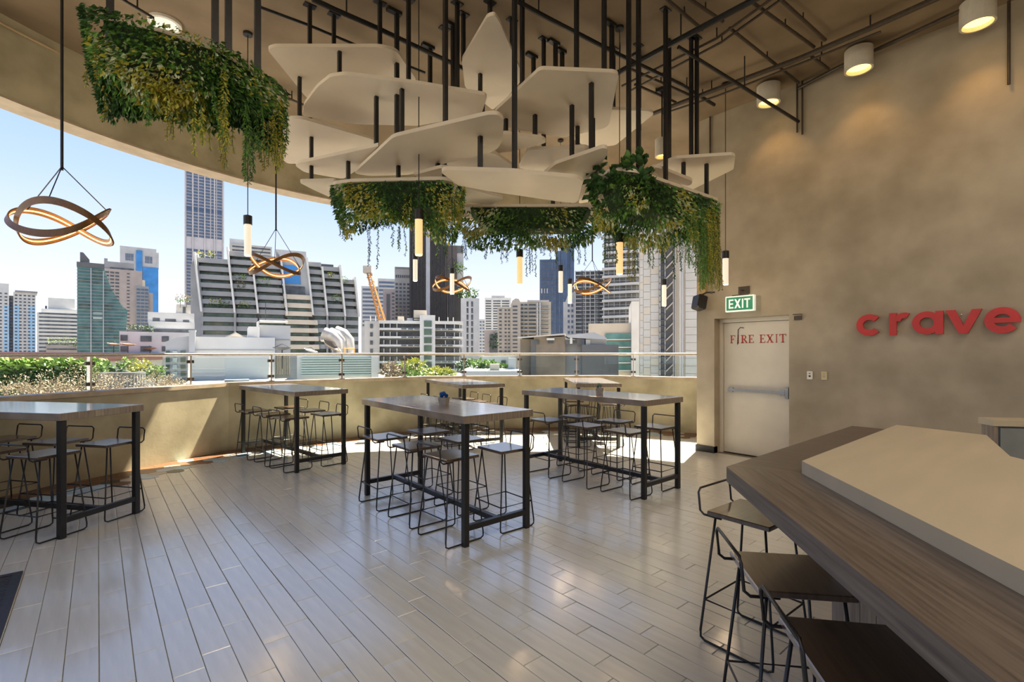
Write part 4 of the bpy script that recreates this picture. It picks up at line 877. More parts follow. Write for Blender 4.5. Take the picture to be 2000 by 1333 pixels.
for k, (u0, u1, v0, v1) in enumerate(((182, 200, 611, 615), (182, 200, 620, 624), (155, 176, 548, 553), (205, 218, 566, 570), (182, 200, 528, 534), (182, 200, 541, 546), (182, 200, 552, 556), (155, 176, 640, 645), (205, 219, 640, 646), (222, 240, 655, 661), (155, 176, 596, 604), (205, 219, 596, 604))): b.box('window_panel', u0, u1, v0, v1, -.3, .1, 'gglass' if k < 2 else 'wgreen')
b = Bd('residential_tower', 'beige residential tower with stepped right side behind the teal glass tower', 252, 215)
b.box('wall', 203, 278, 528, None, 0, 20, 'pink'); b.box('roof_storey', 204, 262, 513, 528, 2, 14, 'grey'); b.box('roof_window_band', 215, 262, 524, 527, 1.8, 2.4, 'win'); b.box('step', 278, 284, 545, None, 1, 18, 'cream_'); b.box('side_block', 266, 291, 558, None, -1, 14, 'grey'); b.box('side_wall', 291, 300, 570, None, 0, 12, 'pink'); b.box('roof_tank', 204, 211, 507, 513, 3, 6, 'grey')
b.wins(205, 234, 532, 690, 3, 24, .75, .5, 'win', each=True); b.wins(246, 255, 532, 690, 1, 24, .6, .35, 'win', each=True); b.wins(266, 291, 562, 690, 3, 19, .75, .5, 'wblue', y=-1.2, each=True)
b = Bd('blue_tower', 'grey tower with a bright blue glass stripe', 273, 300)
b.box('wall', 235, 306, 484, None, 0, 25, 'lgrey'); b.box('side_wall', 306, 311, 490, 521, 1, 22, 'lgrey'); b.box('blue_glass', 279, 310, 521, None, -.4, 20, 'blue'); b.box('blue_stripe', 266, 278, 490, None, -.5, 1, 'blue'); b.wins(245, 261, 497, 512, 5, 1, .7, .9, 'wblue', each=True); b.wins(283, 298, 499, 514, 5, 1, .7, .9, 'wblue', each=True)
# --- low white building left of centre
b = Bd('low_white_building', 'low white building with square dark windows and roof garden', 310, 85)
b.box('wall', 236, 384, 649, None, 0, 12, 'white'); b.box('upper_storey', 290, 384, 627, 649, 2, 12, 'white'); b.box('top_storey', 288, 384, 608, 628, 3, 11, 'white'); b.box('shadow_band', 300, 384, 642, 649, 1.8, 2.2, 'win'); b.box('stair_house', 347, 377, 589, 608, 4, 9, 'offwhite')
for u0, u1, v0, v1, y in ((238, 251, 656, 667, 0), (275, 296, 657, 668, 0), (316, 330, 657, 668, 0), (238, 251, 677, 687, 0), (275, 296, 677, 687, 0), (316, 330, 677, 687, 0), (298, 312, 620, 628, 3), (323, 345, 621, 629, 3), (360, 373, 622, 631, 3)): b.box('window', u0, u1, v0, v1, y-.12, y+.2, 'win')
b.box('stair_window', 360, 366, 594, 608, 3.9, 4.2, 'win'); b.box('hedge_box', 252, 297, 645, 650, .5, 2, 'dgrey')
for k, u in enumerate((258, 270, 282, 292)): tree('roof garden bush on the low white building, %s from left' % ('first', 'second', 'third', 'fourth')[k], u, 636, 649, 15, 84.5, [TM['g1'], TM['g1']], 60+k, 160, name='roof_bush')
for k, u in enumerate((352, 364)): tree('pale shrub on the white stair house, %s' % ('left one', 'right one')[k], u, 577, 590, 16, 88, [TM['g2'], TM['d2']], 66+k, 120, name='roof_bush')
def dish(label, u, v, w, D, tilt, m='dgrey'):
    p = wpt(u, D, hz_at(v, D)); r = w/FPX*D/2; t = thing('satellite_dish', label, 'satellite dish', tuple(p), -TH, 'satellite dishes on the roofs'); q = MB(Matrix.Rotation(tilt, 4, 'Y'))
    q.lathe((0, 0), [(0.01, 0)]+[(r*k/5, r*.32*(k/5)**2) for k in range(1, 6)]+[(r*k/5, r*.32*(k/5)**2-.03) for k in range(5, 0, -1)], 16); q.build('bowl', C[m], t)
    q = MB(Matrix.Rotation(tilt, 4, 'Y')); q.tube([(r*.9, 0, r*.28), (0, 0, r*.7)], .03, 4); q.tube([(-r*.9, 0, r*.28), (0, 0, r*.7)], .03, 4); q.build('feed_arm', C['pole'], t)
    q = MB(); q.tube([(0, 0, 0), (0, 0, -1.6)], .06, 6); q.build('mast', C['pole'], t)
dish('brown satellite dish before the low white building, left one', 222, 675, 22, 79, .15, 'lbrown'); dish('brown satellite dish before the low white building, right one', 250, 676, 26, 80, .12, 'lbrown'); dish('flat dark satellite dish at the corner of the low white building', 293, 684, 24, 82, -.1)
# --- tall grid tower
b = Bd('grid_tower', 'tallest slim tower with a grid of dark blue windows', 399, 260)
b.box('wall', 362, 437, 318, None, 0, 20, 'mull'); b.wins(364, 435, 322, 466, 6, 24, .8, .72, 'wblue', y=-.25, each=True); b.wins(364, 435, 488, 600, 6, 18, .8, .72, 'wblue', y=-.25, each=True); b.wins(364, 435, 408, 414, 6, 1, .8, .9, 'navy', y=-.3, each=True)
for u in (361, 376, 399, 418, 436): b.box('mullion', u, u+2.2, 318, None, -.6, .2, 'mull')
b.box('crown_screen', 366, 433, 313, 319, 1, 4, 'wblue')
# --- terraced apartment block
b = Bd('terraced_apartments', 'grey terraced apartment block with slanting white ribs and planted balconies', 547, 120)
D8 = b
def sh(v): return max(0, (612-v))*-.115            # the upper storeys lean left
segs = [(399, 462), (462, 505), (505, 558), (612, 643), (643, 681), (681, 711)]
tops = [512, 496, 500, 505, 512, 536]
b.box('lower_body', 384, 712, 604, None, 1.5, 22, 'dgrey'); b.poly('left_end', [(383, 690), (383, 530), (395, 506), (405, 606), (405, 690)], .5, 18, 'grey')
b.box('ground_storeys', 384, 712, 689, None, 0, 22, 'grey')
for (u0, u1), tp in zip(segs, tops):
    b.poly('wall', [(u0, 606), (u1, 606), (u1+sh(tp), tp), (u0+sh(tp), tp)], 2.2, 18, 'dgrey')
    v = tp+2
    while v < 604:
        s0 = sh(v+4); b.poly('balcony', [(u0+s0+2, v+8.5), (u1+s0-1, v+8.5), (u1+s0-1.6, v), (u0+s0+1.4, v)], .3, 2.4, 'grey'); b.poly('window_band', [(u0+s0+6, v+14.5), (u1+s0-5, v+14.5), (u1+s0-5.6, v+9), (u0+s0+5.4, v+9)], 1.9, 2.3, 'wgreen'); v += 15.2
    for k in range(5): b.box('balcony', u0+2, u1-1, 606+k*16.6, 615+k*16.6, .2, 1.8, 'grey'); b.box('window_band', u0+5, u1-4, 615.5+k*16.6, 622+k*16.6, 1.2, 1.7, 'wgreen')
for u, tp in ((403, 506), (462, 492), (505, 520), (561, 500), (613, 500), (643, 516), (681, 510), (711, 533)): b.poly('slanting_rib', [(u-1.8, 614), (u+1.8, 614), (u+1.8+sh(tp), tp), (u-1.8+sh(tp), tp)], -.8, 3, 'white')
for u in (462, 643, 681): b.box('pier', u-2, u+2, 612, 690, -.2, 2, 'grey')
b.poly('centre_wall', [(562, 606), (612, 606), (599, 486), (538, 486), (548, 500)], 1.2, 18, 'lgrey'); b.poly('blue_glass_panel', [(550, 553), (588, 553), (585, 516), (548, 516)], .8, 1.5, 'blue'); b.poly('dark_loggia', [(553, 572), (597, 572), (596, 557), (552, 557)], .9, 1.6, 'win')
for k in range(7):
    v = 575+k*16.4; s = sh(v)*.9; e_ = 0 if k < 3 else 8+k; b.poly('white_balcony', [(558+s, v+9), (612+s+e_, v+9), (612+s+e_-1, v), (557+s, v)], -.4, 1.4, 'cream_'); b.poly('window_band', [(562+s, v+16), (606+s, v+16), (605+s, v+10), (561+s, v+10)], .4, 1.3, 'wgreen')
b.box('roof_house', 620, 658, 508, 516, 6, 12, 'wblue'); b.box('roof_house_slab', 616, 660, 503, 508, 5, 13, 'dgrey')
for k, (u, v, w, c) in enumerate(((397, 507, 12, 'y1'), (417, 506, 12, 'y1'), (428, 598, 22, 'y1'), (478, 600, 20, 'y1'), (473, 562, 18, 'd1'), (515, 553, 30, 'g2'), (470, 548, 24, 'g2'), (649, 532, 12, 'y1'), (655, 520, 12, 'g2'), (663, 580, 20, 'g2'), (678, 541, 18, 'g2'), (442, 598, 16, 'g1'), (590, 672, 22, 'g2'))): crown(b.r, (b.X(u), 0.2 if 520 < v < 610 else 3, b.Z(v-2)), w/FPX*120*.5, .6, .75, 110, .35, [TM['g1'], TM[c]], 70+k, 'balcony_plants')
b = Bd('striped_tower', 'white striped tower behind the terraced apartment block', 490, 210)
b.box('wall', 449, 532, 479, None, 0, 15, 'offwhite'); b.box('roof_storey', 449, 486, 469, 480, 1, 14, 'white'); b.wins(453, 530, 481, 502, 1, 3, .97, .4, 'win', part='window_band')
# --- white house in front
b = Bd('white_house', 'white walled house with roof pipes just beyond the railing', 455, 42)
b.box('wall', 372, 540, 659, None, 0, 9, 'white'); b.poly('side_wall', [(330, 790), (330, 669), (350, 661), (372, 658), (372, 790)], .2, 8, 'lgrey'); b.box('chimney', 373, 384, 648, 690, -.35, .2, 'lgrey'); b.box('chimney_cap', 372, 385, 647, 650, -.45, .3, 'lgrey'); b.box('cornice', 372, 540, 684, 685, -.08, .1, 'lgrey')
b.box('roof_block', 510, 577, 632, None, 1.5, 9, 'lgrey'); b.box('roof_annex', 487, 510, 636, 659, 1.2, 6, 'white'); b.box('roof_block_cornice', 510, 577, 662, 663, 1.4, 1.6, 'grey'); b.poly('gable_roof', [(438, 659), (460, 648), (482, 659)], 1, 4, 'lgrey'); b.poly('gable_face', [(443, 659), (460, 650), (478, 659)], .9, 1, 'cream_')
for u0, u1 in ((331, 338), (343, 351), (357, 366)):
    for k in range(5): b.box('side_window', u0, u1, 686+k*13, 694+k*13, .05, .4, 'gglass' if u0 == 343 else 'wgreen')
for k in range(8): b.box('wall_vent', 374, 384, 690+k*8, 691+k*8, -.4, -.3, 'lgrey')
q = MB(); P = [(b.X(506), 1.3, b.Z(660)), (b.X(506), 1.3, b.Z(628)), (b.X(510), 1.3, b.Z(625)), (b.X(570), 1.3, b.Z(625))]; q.tube(P, .12, 8); q.build('roof_pipe', C['white'], b.r)
q = MB(); q.tube([(b.X(526), 4, b.Z(632)), (b.X(526), 4, b.Z(580))], .03, 5); q.build('antenna', C['pole'], b.r)
b.box('lower_roof', 372, 577, 742, None, -9, 0, 'lgrey')
b.box('roof_unit', 440, 484, 737, 744, -5.2, -4, 'grey'); b.wins(440, 456, 737, 744, 4, 1, .6, .6, 'dgrey', y=-5.35, each=True, part='grille')
for k in range(9): b.box('fluted_panel', 543+k*3.6, 545.4+k*3.6, 694, 735, 1.2, 1.6, 'cream_')
b = Bd('louvred_building', 'pale green louvred annex between the white house and the flats', 660, 40)
b.box('wall', 582, 740, 692, None, 0, 7, 'white'); b.box('white_pillar', 726, 741, 694, None, -.4, 6, 'white')
for k in range(8): b.box('louvre', 590, 726, 699+k*4.6, 702.5+k*4.6, -.3, .15, 'gglass')
# ducts and dishes on its roof
def duct(u, v, D, label, s=1.0):
    p = wpt(u, D, hz_at(v, D)); t = thing('roof_duct', label, 'duct', tuple(p), -TH, 'galvanised roof ducts'); q = MB(); P = [(1.3*s, .3, -.55*s), (1.25*s, .2, .2*s), (.85*s, -.05*s, .7*s), (.3*s, -.42*s, .9*s)]
    rr_ = (.55, .62, .68, .72); vs = []; n = 16
    for i, (p_, r_) in enumerate(zip(P, rr_)):
        a = Vector(P[max(0, i-1)]); c_ = Vector(P[min(3, i+1)]); d_ = (c_-a).normalized(); x_ = d_.cross(Vector((0, 1, 0))).normalized(); y_ = Vector((0, 1, 0))
        for k in range(n): an = 2*PI*k/n; vs.append(Vector(p_)+(x_*math.cos(an)+y_*math.sin(an))*r_*s)
    fs = [(i*n+k, i*n+(k+1) % n, (i+1)*n+(k+1) % n, (i+1)*n+k) for i in range(3) for k in range(n)]; q.add(vs, fs); q.build('elbow', C['steelg'], t, smooth=True)
    q = MB(); q.add([v*1 for v in vs[-n:]], [tuple(range(n))]); q.build('mouth', C['dgrey'], t); q = MB(); q.cyl((1.3*s, .3), .5*s, -2.2*s, -.5*s, 14); q.build('base', C['steelg'], t)
duct(630, 672, 43, 'galvanised roof duct with slanting mouth, left of the three', .9); duct(641, 670, 43.6, 'galvanised roof duct with slanting mouth, middle of the three', .85); duct(652, 670, 44.2, 'galvanised roof duct with slanting mouth, right of the three', .95)
dish('large mesh satellite dish beside the white house roof block', 551, 684, 34, 41.8, 0.0); dish('tilted brown satellite dish before the roof ducts', 645, 680, 40, 42, .6, 'lbrown'); dish('pale satellite dish left of the roof ducts', 606, 688, 26, 43, .3, 'lgrey')
q = thing('yellow_pipe', 'yellow roof pipe beside the ducts', 'pipe', tuple(wpt(672, 43, hz_at(690, 43))), -TH); MB().tube([(0, 0, -.6), (0, 0, .4), (.7, 0, .4), (.9, 0, .4), (.9, 0, -.6)], .06, 6).build('pipe', C['rust'], q)
# --- centre
b = Bd('blue_grey_offices', 'blue grey office block behind the crane', 737, 260)
b.box('wall', 706, 738, 560, None, 0, 14, 'lgrey'); b.box('upper_wall', 738, 772, 545, None, -2, 14, 'lgrey'); b.wins(708, 738, 563, 640, 1, 10, .97, .5, 'wblue', part='window_band'); b.wins(740, 771, 549, 640, 1, 12, .97, .5, 'wblue', y=-2.2, part='window_band')
b = Bd('pink_block', 'small pinkish block in front of the blue grey offices', 758, 165)
b.box('wall', 748, 772, 565, None, 0, 12, 'pink'); b.box('recess', 755, 762, 575, None, -.2, .2, 'dgrey'); b.wins(764, 772, 570, 640, 1, 10, .6, .5, 'win')
b = Bd('grid_block', 'light grey block with small square windows left of the brown tower', 787, 180)
b.box('wall', 771, 802, 526, None, 0, 14, 'offwhite'); b.box('roof_storey', 771, 802, 521, 527, 1, 12, 'beige'); b.wins(772, 801, 537, 544, 7, 1, .6, .8, 'win'); b.wins(771, 801, 552, 640, 4, 12, .6, .5, 'win')
cr = thing('tower_crane', 'orange lattice crane jib leaning before the offices', 'crane', tuple(wpt(746, 140, ZG)), -TH)
q = MB(); Z0, Z1 = hz_at(625, 140)-ZG, hz_at(530, 140)-ZG; A_, B_ = Vector((0, 0, Z0)), Vector((-27/FPX*140, 0, Z1)); dv = (B_-A_); w_ = .75
for sx_, sy_ in ((-1, -1), (1, -1), (1, 1), (-1, 1)): q.rod(A_+Vector((sx_*w_, sy_*w_, 0)), B_+Vector((sx_*w_*.5, sy_*w_*.5, 0)), .28)
for k in range(14):
    a, c_ = A_+dv*(k/14), A_+dv*((k+1)/14); s = 1 if k % 2 else -1
    for y_ in (-w_, w_): q.rod(a+Vector((s*w_, y_, 0)), c_+Vector((-s*w_*.9, y_*.9, 0)), .2)
o = q.build('jib', C['rust'], cr); q = MB(); q.rod((0, 0, 0), (0, 0, Z0), 1.6); q.build('mast', C['rust'], cr); q = MB(); q.box(B_.x-1.2, B_.x+1.2, -1, 1, Z1-.6, Z1+1.4); q.build('head', C['cream_'], cr)
b = Bd('brown_tower', 'dark brown ribbed tower with a white upright stripe', 852, 170)
b.box('wall', 800, 832, 400, None, 0, 20, 'brown'); b.box('white_stripe', 832, 840, 395, None, -1, 18, 'lgrey'); b.box('wall', 840, 872, 420, None, 0, 18, 'brown'); b.box('wall', 872, 893, 478, None, .5, 18, 'brown'); b.box('lower_wall', 872, 905, 560, None, -.5, 16, 'brown'); b.box('grey_top', 872, 906, 482, 560, 1, 14, 'lgrey'); b.box('top_frame', 882, 906, 478, 492, .6, 15, 'dgrey')
b.poly('pale_panel', [(807, 400), (818, 400), (818, 502), (816, 540), (807, 540), (806, 490)], -.3, .2, 'beige'); b.box('small_window', 805, 808, 478, 488, -.5, .2, 'win')
for u0, u1, v0 in ((801, 831, 400), (841, 871, 420), (873, 904, 562)):
    n = int((u1-u0)/2.6)
    for k in range(n): u = u0+(k+.5)*(u1-u0)/n; b.box('rib', u-.35, u+.35, v0, 640, -1.1, .1, 'dgrey')
for k, (u, v, w) in enumerate(((893, 528, 28), (905, 578, 26), (922, 578, 22))): crown(b.r, (b.X(u), -1.5, b.Z(v-4)), w/FPX*170*.5, 1, 1.6, 150, .8, [TM['g1'], TM['g2']], 90+k, 'roof_plants')
b = Bd('white_slab_block', 'slim white block with two rows of narrow windows', 918, 150)
b.box('wall', 900, 936, 583, None, 0, 14, 'white'); b.wins(911, 915, 588, 690, 1, 8, .9, .8, 'win', part='window'); b.wins(920, 924, 588, 690, 1, 8, .9, .8, 'win', part='window')
b = Bd('balcony_flats', 'low white flats with long dark balconies and a central stair tower', 810, 78)
b.box('side_wall', 713, 742, 628, None, .5, 14, 'offwhite'); b.box('wall', 741, 905, 628, None, 2, 14, 'lgrey'); b.box('stair_tower', 820, 850, 616, None, -.6, 8, 'white'); b.box('roof_house', 808, 834, 605, 620, 1, 6, 'cream_'); b.box('parapet', 741, 906, 627, 633, -.2, 3, 'white'); b.box('lower_storeys', 713, 905, 735, None, 0, 14, 'offwhite')
for k in range(7):
    v = 633+k*16
    b.box('glazing', 743, 820, v, v+8, 1.6, 2.2, 'win'); b.box('glazing', 850, 905, v, v+8, 1.6, 2.2, 'win'); b.box('balcony', 742, 820, v+8.5, v+12.5, -.4, 1.8, 'white'); b.box('balcony', 850, 906, v+8.5, v+12.5, -.4, 1.8, 'white'); b.box('stair_window', 828, 843, v-6, v+6, -.75, -.4, 'wgreen')
    for (u0, u1) in ((784, 794), (797, 807), (809, 819), (851, 861), (863, 873), (875, 885)): b.box('balcony_grille', u0, u1, v+9.3, v+11.6, -.5, -.3, 'win')
    for (u0) in (750, 762, 775, 870, 888, 899): b.box('column', u0, u0+1.2, v, v+9, -.2, .2, 'white')
    b.box('side_window', 724, 729, v+1, v+9, .35, .8, 'win')
for u in (723, 733, 858, 876, 887): b.box('roof_post', u, u+1.3, 618, 628, 1, 1.3, 'white')
b.box('roof_tank', 795, 806, 621, 628, 1, 3, 'lgrey'); b.box('roof_tank', 776, 788, 617, 628, 2, 4, 'cream_')
# --- right of centre
b = Bd('white_balcony_tower', 'distant white tower of stacked balconies right of centre', 972, 260)
b.box('wall', 947, 998, 582, None, 0, 18, 'white'); b.box('roof_storey', 960, 986, 577, 583, 2, 12, 'lgrey'); b.wins(948, 960, 586, 645, 1, 12, .9, .45, 'win', part='window_band'); b.wins(962, 996, 586, 645, 2, 12, .85, .45, 'win', part='window_band')
b = Bd('small_far_block', 'small far grey block left of the white balcony tower', 941, 300)
b.box('wall', 935, 948, 624, None, 0, 12, 'lgrey'); b.wins(936, 947, 626, 690, 2, 10, .6, .5, 'wblue', each=True)
b = Bd('brown_annex', 'small brown block with a climbing plant before the cream apartments', 958, 120)
b.box('wall', 946, 972, 645, None, 0, 10, 'pink'); b.box('green_wall', 956, 972, 654, 690, -.3, .1, 'dgrey'); crown(b.r, (b.X(965), -.4, b.Z(668)), .9, .4, 2.2, 160, .5, [TM['g1'], TM['g1']], 97, 'climbing_plant')
b = Bd('cream_apartments', 'cream apartment block with a rounded roof gable and ledged windows', 1022, 150)
b.box('wall', 971, 1000, 600, None, 1, 16, 'cream_'); b.box('wall', 1012, 1076, 590, None, 0, 16, 'cream_'); b.poly('rounded_gable', [(998, 690), (998, 596), (1001, 588), (1007, 584), (1013, 585), (1017, 592), (1017, 690)], -1, 14, 'cream_'); b.box('lower_storeys', 971, 1076, 689, None, -1, 16, 'cream_'); b.box('roof_edge', 1030, 1072, 587, 591, -.5, 14, 'offwhite')
b.wins(974, 980, 602, 690, 1, 12, .8, .4, 'win', y=.85); b.wins(984, 997, 602, 690, 2, 12, .6, .4, 'win', y=.85); b.wins(1001, 1011, 596, 690, 1, 13, .9, .36, 'win', y=-1.15); b.wins(1015, 1031, 592, 690, 2, 13, .75, .36, 'win'); b.wins(1032, 1047, 592, 690, 1, 13, .9, .36, 'win'); b.wins(1056, 1072, 596, 690, 1, 13, .85, .36, 'win')
for k in range(13): v = 597+k*7.3; b.box('ledge', 1013, 1074, v+2.6, v+3.4, -.9, .1, 'white')
for u in (1048, 1053): b.box('pier', u, u+3, 592, 690, -.7, .2, 'white')
b = Bd('navy_tower', 'dark blue glass tower behind the cream apartments', 1080, 330)
b.box('wall', 1054, 1086, 507, None, 0, 20, 'navy'); b.box('wall', 1086, 1108, 490, None, 1, 20, 'navy'); b.box('wall', 1096, 1122, 470, None, 6, 24, 'navy')
for u in (1062, 1070, 1078, 1092, 1100): b.box('mullion', u, u+.8, 509, 655, -.8, .2, 'wblue')
for u in (1057, 1062, 1068): b.box('lit_window', u, u+2.2, 564, 573, -.5, .2, 'lgrey')
for k in range(22): v = 512+k*6.4; b.box('floor_edge', 1054, 1086, v, v+.7, -.4, .1, 'dgrey')
b = Bd('white_stepped_block', 'white stepped block left of the glass offices', 1112, 135)
b.box('wall', 1100, 1123, 590, None, 0, 10, 'white'); b.poly('stepped_top', [(1104, 591), (1108, 578), (1112, 572), (1123, 570), (1123, 591)], 1, 9, 'white'); b.wins(1107, 1121, 592, 655, 2, 6, .5, .5, 'wblue')
b = Bd('gridded_offices', 'office block with white grid frame and brown glass', 1152, 130)
b.box('wall', 1123, 1180, 529, None, 0, 14, 'wblue')
for k in range(18): b.box('floor_beam', 1123, 1179, 530+k*7.6, 531.6+k*7.6, -.7, .1, 'white')
for u in (1123, 1136, 1143, 1152, 1161, 1169, 1178): b.box('column', u, u+1.5, 529, 655, -.8, .1, 'white' if u not in (1136, 1169) else 'dgrey')
for k in range(17):
    for u in (1125, 1145, 1154, 1171): b.box('window', u, u+6, 532.5+k*7.6, 536.8+k*7.6, -.25, .1, 'win')
    b.box('small_window', 1138.3, 1141.5, 533+k*7.6, 536.4+k*7.6, -.4, .1, 'lgrey'); b.box('small_window', 1163.3, 1167, 533+k*7.6, 536.4+k*7.6, -.4, .1, 'lgrey')
b = Bd('curved_offices', 'office tower with wide pale ledges and dark glass bands', 1212, 110)
b.box('wall', 1180, 1250, 440, None, 0, 16, 'win')
for k in range(12):
    v = 446+k*15.6; b.poly('ledge', [(1176, v+4.5), (1250, v+2.5), (1250, v-2), (1176, v)], -1.2, .3, 'lgrey')
    for u in (1188, 1199, 1210, 1222, 1233, 1243): b.box('mullion', u, u+.9, v+4, v+13, -.35, .1, 'lgrey')
    b.box('lower_sash', 1180, 1250, v+9, v+9.8, -.3, .1, 'lgrey')
b = Bd('teal_podium', 'low cream block with teal glass bands beside the tall tower', 1190, 85)
b.box('wall', 1149, 1232, 632, None, 0, 12, 'cream_'); b.box('white_pier', 1232, 1248, 592, None, -2, 10, 'white')
for k in range(5): b.box('glass_band', 1183, 1232, 652+k*15, 663+k*15, -.4, .2, 'teal'); b.box('sill', 1183, 1232, 663+k*15, 665+k*15, -.6, .2, 'white')
b = Bd('concrete_sheds', 'weathered concrete roof houses with a pale sloping roof', 1110, 55)
b.box('wall', 1014, 1042, 662, None, .6, 8, 'lbrown'); b.box('wall', 1042, 1104, 658, None, 0, 8, 'lbrown'); b.box('recess', 1036, 1046, 664, None, -.05, .3, 'dgrey'); b.box('wall', 1104, 1136, 664, None, 1, 8, 'grey'); b.box('dark_wall', 1136, 1206, 674, None, -.5, 8, 'dgrey'); b.poly('sloping_roof', [(1011, 661), (1011, 659), (1104, 652), (1104, 655)], -1, 6, 'offwhite'); b.poly('tin_roof', [(1104, 656), (1160, 650), (1184, 661), (1184, 664), (1110, 660)], -.4, 5, 'lgrey'); b.box('upper_wall', 1144, 1184, 662, 676, .4, 5, 'lgrey')
for u0, u1, v0, v1 in ((1045, 1052, 664, 673), (1104, 1118, 664, 674), (1127, 1136, 662, 676), (1070, 1081, 664, 671)): b.box('window', u0, u1, v0, v1, -.15, 1.2, 'win')
b.box('air_conditioner', 1068, 1083, 661, 665, -.6, 0, 'white'); b.box('air_conditioner', 1113, 1118, 660, 672, -.2, 1, 'white'); b.box('white_shutter', 1144, 1153, 664, 676, .2, .5, 'white')
# --- the tall tower at the wall end
b = Bd('scaffolded_tower', 'tall beige panelled tower with outside stairs and pipes at the wall end', 1305, 50)
b.box('wall', 1247, 1400, 150, None, .15, 12, 'cream_')
pm = {}
for k in range(22):
    for i, (u0, u1) in enumerate(((1249, 1256), (1256, 1270), (1270, 1287))):
        v = 430+k*15+(i % 2)*4; b.box('panel', u0+.25, u1-.25, v+.3, v+14.7, -.02-.03*(i % 2), .2, 'offwhite' if (k+i) % 4 else 'cream_')
    b.box('panel', 1338.3, 1360, 430+k*15+.3, 444.7+k*15, 0, .2, 'offwhite')
b.box('stair_shaft', 1290, 1318, 300, None, -.05, .1, 'dgrey')
for k in range(16): v = 430+k*20; b.poly('stair_flight', [(1301, v+14), (1315, v), (1315, v+3), (1301, v+17)], -.5, .0, 'beige'); b.poly('stair_rail', [(1301, v+10), (1315, v-4), (1315, v-3), (1301, v+11)], -.6, -.5, 'pole')
for u, m, w in ((1289, 'white', 1.6), (1299, 'white', 1.2), (1315, 'pink', 2.2), (1318.5, 'lgrey', 1.2), (1328, 'white', 1.8), (1332, 'lgrey', 2.6)):
    q = MB(); q.tube([(b.X(u), -.35, 0), (b.X(u), -.35, b.Z(300))], w/FPX*50*.55, 8); q.build('riser_pipe', C[m], b.r)
for k in range(24): b.box('pipe_clamp', 1287, 1300, 470+k*12, 471+k*12, -.5, .1, 'dgrey')
# --- below the railing
b = Bd('red_roof', 'long terracotta tiled roof behind the hedge at left', 170, 75)
b.poly('roof', [(-60, 712), (-60, 687), (330, 690), (330, 704)], 0, 8, 'red'); b.box('wall', -60, 330, 703, None, .5, 8, 'offwhite')
def hedge(label, us, v0, v1, D, w, mats, n, L, name='hedge', seed=0, zrat=1):
    p = wpt(us, D, hz_at(v1, D)); h = hz_at(v0, D)-hz_at(v1, D); W = w/FPX*D; t = thing(name, label, 'hedge', tuple(p), -TH, 'trees and shrubs below the terrace'); rr = random.Random(seed); q = MB()
    for k in range(n):
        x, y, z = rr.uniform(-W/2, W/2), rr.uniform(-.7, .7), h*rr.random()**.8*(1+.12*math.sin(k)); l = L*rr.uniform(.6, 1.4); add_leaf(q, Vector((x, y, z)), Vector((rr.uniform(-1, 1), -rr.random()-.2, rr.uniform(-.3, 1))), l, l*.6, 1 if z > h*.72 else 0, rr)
    tag(q.build('foliage', mats, t), kind='stuff'); MB().box(-W/2, W/2, -.5, .5, -3, h*.88).build('core', soil, t); return t
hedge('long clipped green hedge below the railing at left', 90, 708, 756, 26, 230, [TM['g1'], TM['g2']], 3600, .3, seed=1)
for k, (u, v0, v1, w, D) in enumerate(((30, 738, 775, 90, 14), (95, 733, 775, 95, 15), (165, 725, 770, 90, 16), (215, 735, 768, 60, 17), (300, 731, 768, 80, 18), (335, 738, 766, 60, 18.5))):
    p = wpt(u, D, hz_at(v1, D)-.3); h = hz_at(v0, D)-p.z; t = thing('dry_shrub', 'dry tan blossoming shrub below the railing, %s from the left' % ('first', 'second', 'third', 'fourth', 'fifth', 'sixth')[k], 'shrub', tuple(p), 0, 'dry shrubs below the railing'); crown(t, (0, 0, h*.35), w/FPX*D*.5, .6, h*.65, 2200, .06, [TM['d1'], TM['d2']], 120+k); q = MB(); q.tube([(0, 0, -1.5), (0, 0, h*.4)], .05, 5); q.build('stem', TM['bark'], t)
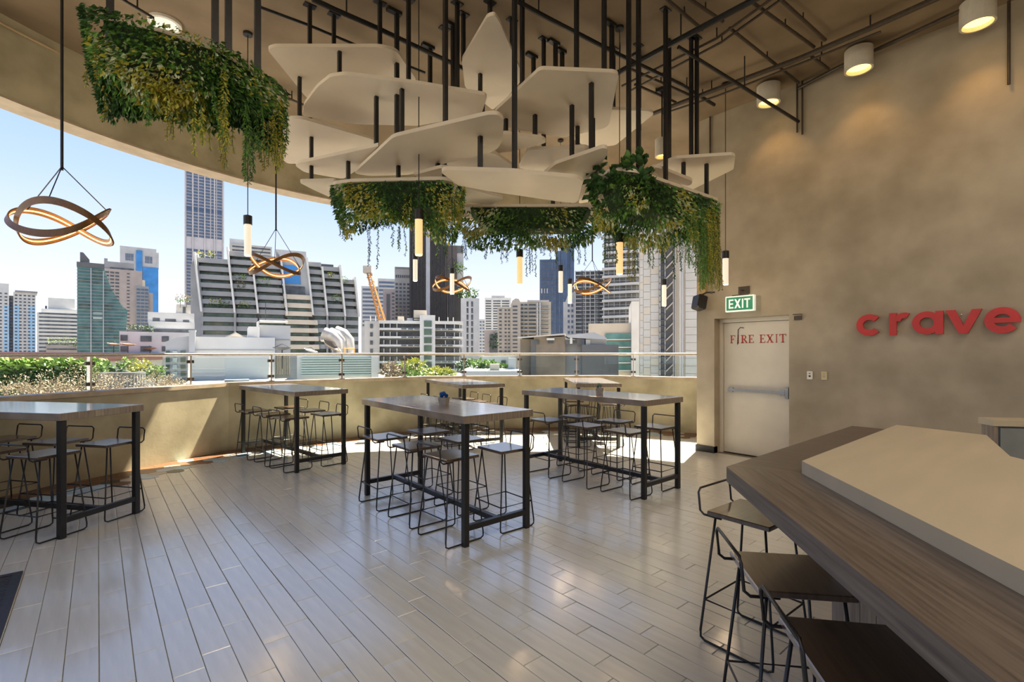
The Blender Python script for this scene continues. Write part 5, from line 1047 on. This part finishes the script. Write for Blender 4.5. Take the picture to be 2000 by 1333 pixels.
for k, (u, v0, v1, w, D, a, c_, nm) in enumerate(((275, 706, 742, 40, 27, 'g1', 'y1', 'bright round tree behind the cooling tower'), (250, 703, 735, 36, 29, 'g1', 'g2', 'olive tree behind the cooling tower'), (190, 706, 745, 34, 25, 'g1', 'g2', 'dark bush at the right end of the hedge'), (305, 715, 742, 26, 24, 'g1', 'g2', 'small palm like bush right of the cooling tower'),
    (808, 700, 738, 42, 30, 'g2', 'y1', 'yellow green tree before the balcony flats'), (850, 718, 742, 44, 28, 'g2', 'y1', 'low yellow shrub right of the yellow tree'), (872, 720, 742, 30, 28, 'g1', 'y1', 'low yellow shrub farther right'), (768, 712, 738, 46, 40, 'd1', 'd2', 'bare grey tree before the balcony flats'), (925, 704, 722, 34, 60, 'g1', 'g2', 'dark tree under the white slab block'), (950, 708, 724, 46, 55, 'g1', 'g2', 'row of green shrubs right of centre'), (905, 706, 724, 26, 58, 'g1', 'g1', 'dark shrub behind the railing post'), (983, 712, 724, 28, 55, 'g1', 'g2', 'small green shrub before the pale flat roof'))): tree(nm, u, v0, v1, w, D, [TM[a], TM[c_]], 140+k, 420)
ct = thing('cooling_tower', 'round ribbed grey cooling tower among the shrubs', 'cooling tower', tuple(wpt(240, 20, hz_at(762, 20))), 0); r_ = 72/FPX*20/2
q = MB(); q.lathe((0, 0), [(r_*.96, 0), (r_*.96, .62), (r_, .64), (r_, .72), (r_*.8, .74), (r_*.8, .6), (0, .6)], 40); q.cyl((0, 0), r_*.9, -4, 0, 24); q.build('drum', C['dgrey'], ct)
for k in range(40): a = 2*PI*k/40; MB(Matrix.Rotation(a, 4, 'Z')).box(r_*.95, r_*1.0, -.02, .02, 0, .63).build('rib', C['grey'], ct)
q = MB(Matrix.Rotation(.5, 4, 'Y')); q.box(-.3, .3, -.3, .3, .7, .76); q.build('vent_flap', C['white'], ct)
b = Bd('flat_roofs', 'pale flat roof with low huts right of centre', 960, 50)
b.box('roof', 905, 1016, 723, None, -3, 20, 'lgrey'); b.box('hut', 957, 975, 711, 726, -2, 0, 'cream_'); b.box('rear_wall', 940, 1016, 697, 723, 8, 9, 'white'); b.box('window', 982, 992, 707, 718, 7.8, 8.2, 'win'); b.box('hut', 995, 1010, 700, 724, 2, 4, 'lgrey')
b = Bd('low_roofs', 'low grey roof below the balcony flats', 780, 60)
b.box('roof', 738, 910, 733, None, -6, 6, 'lgrey')
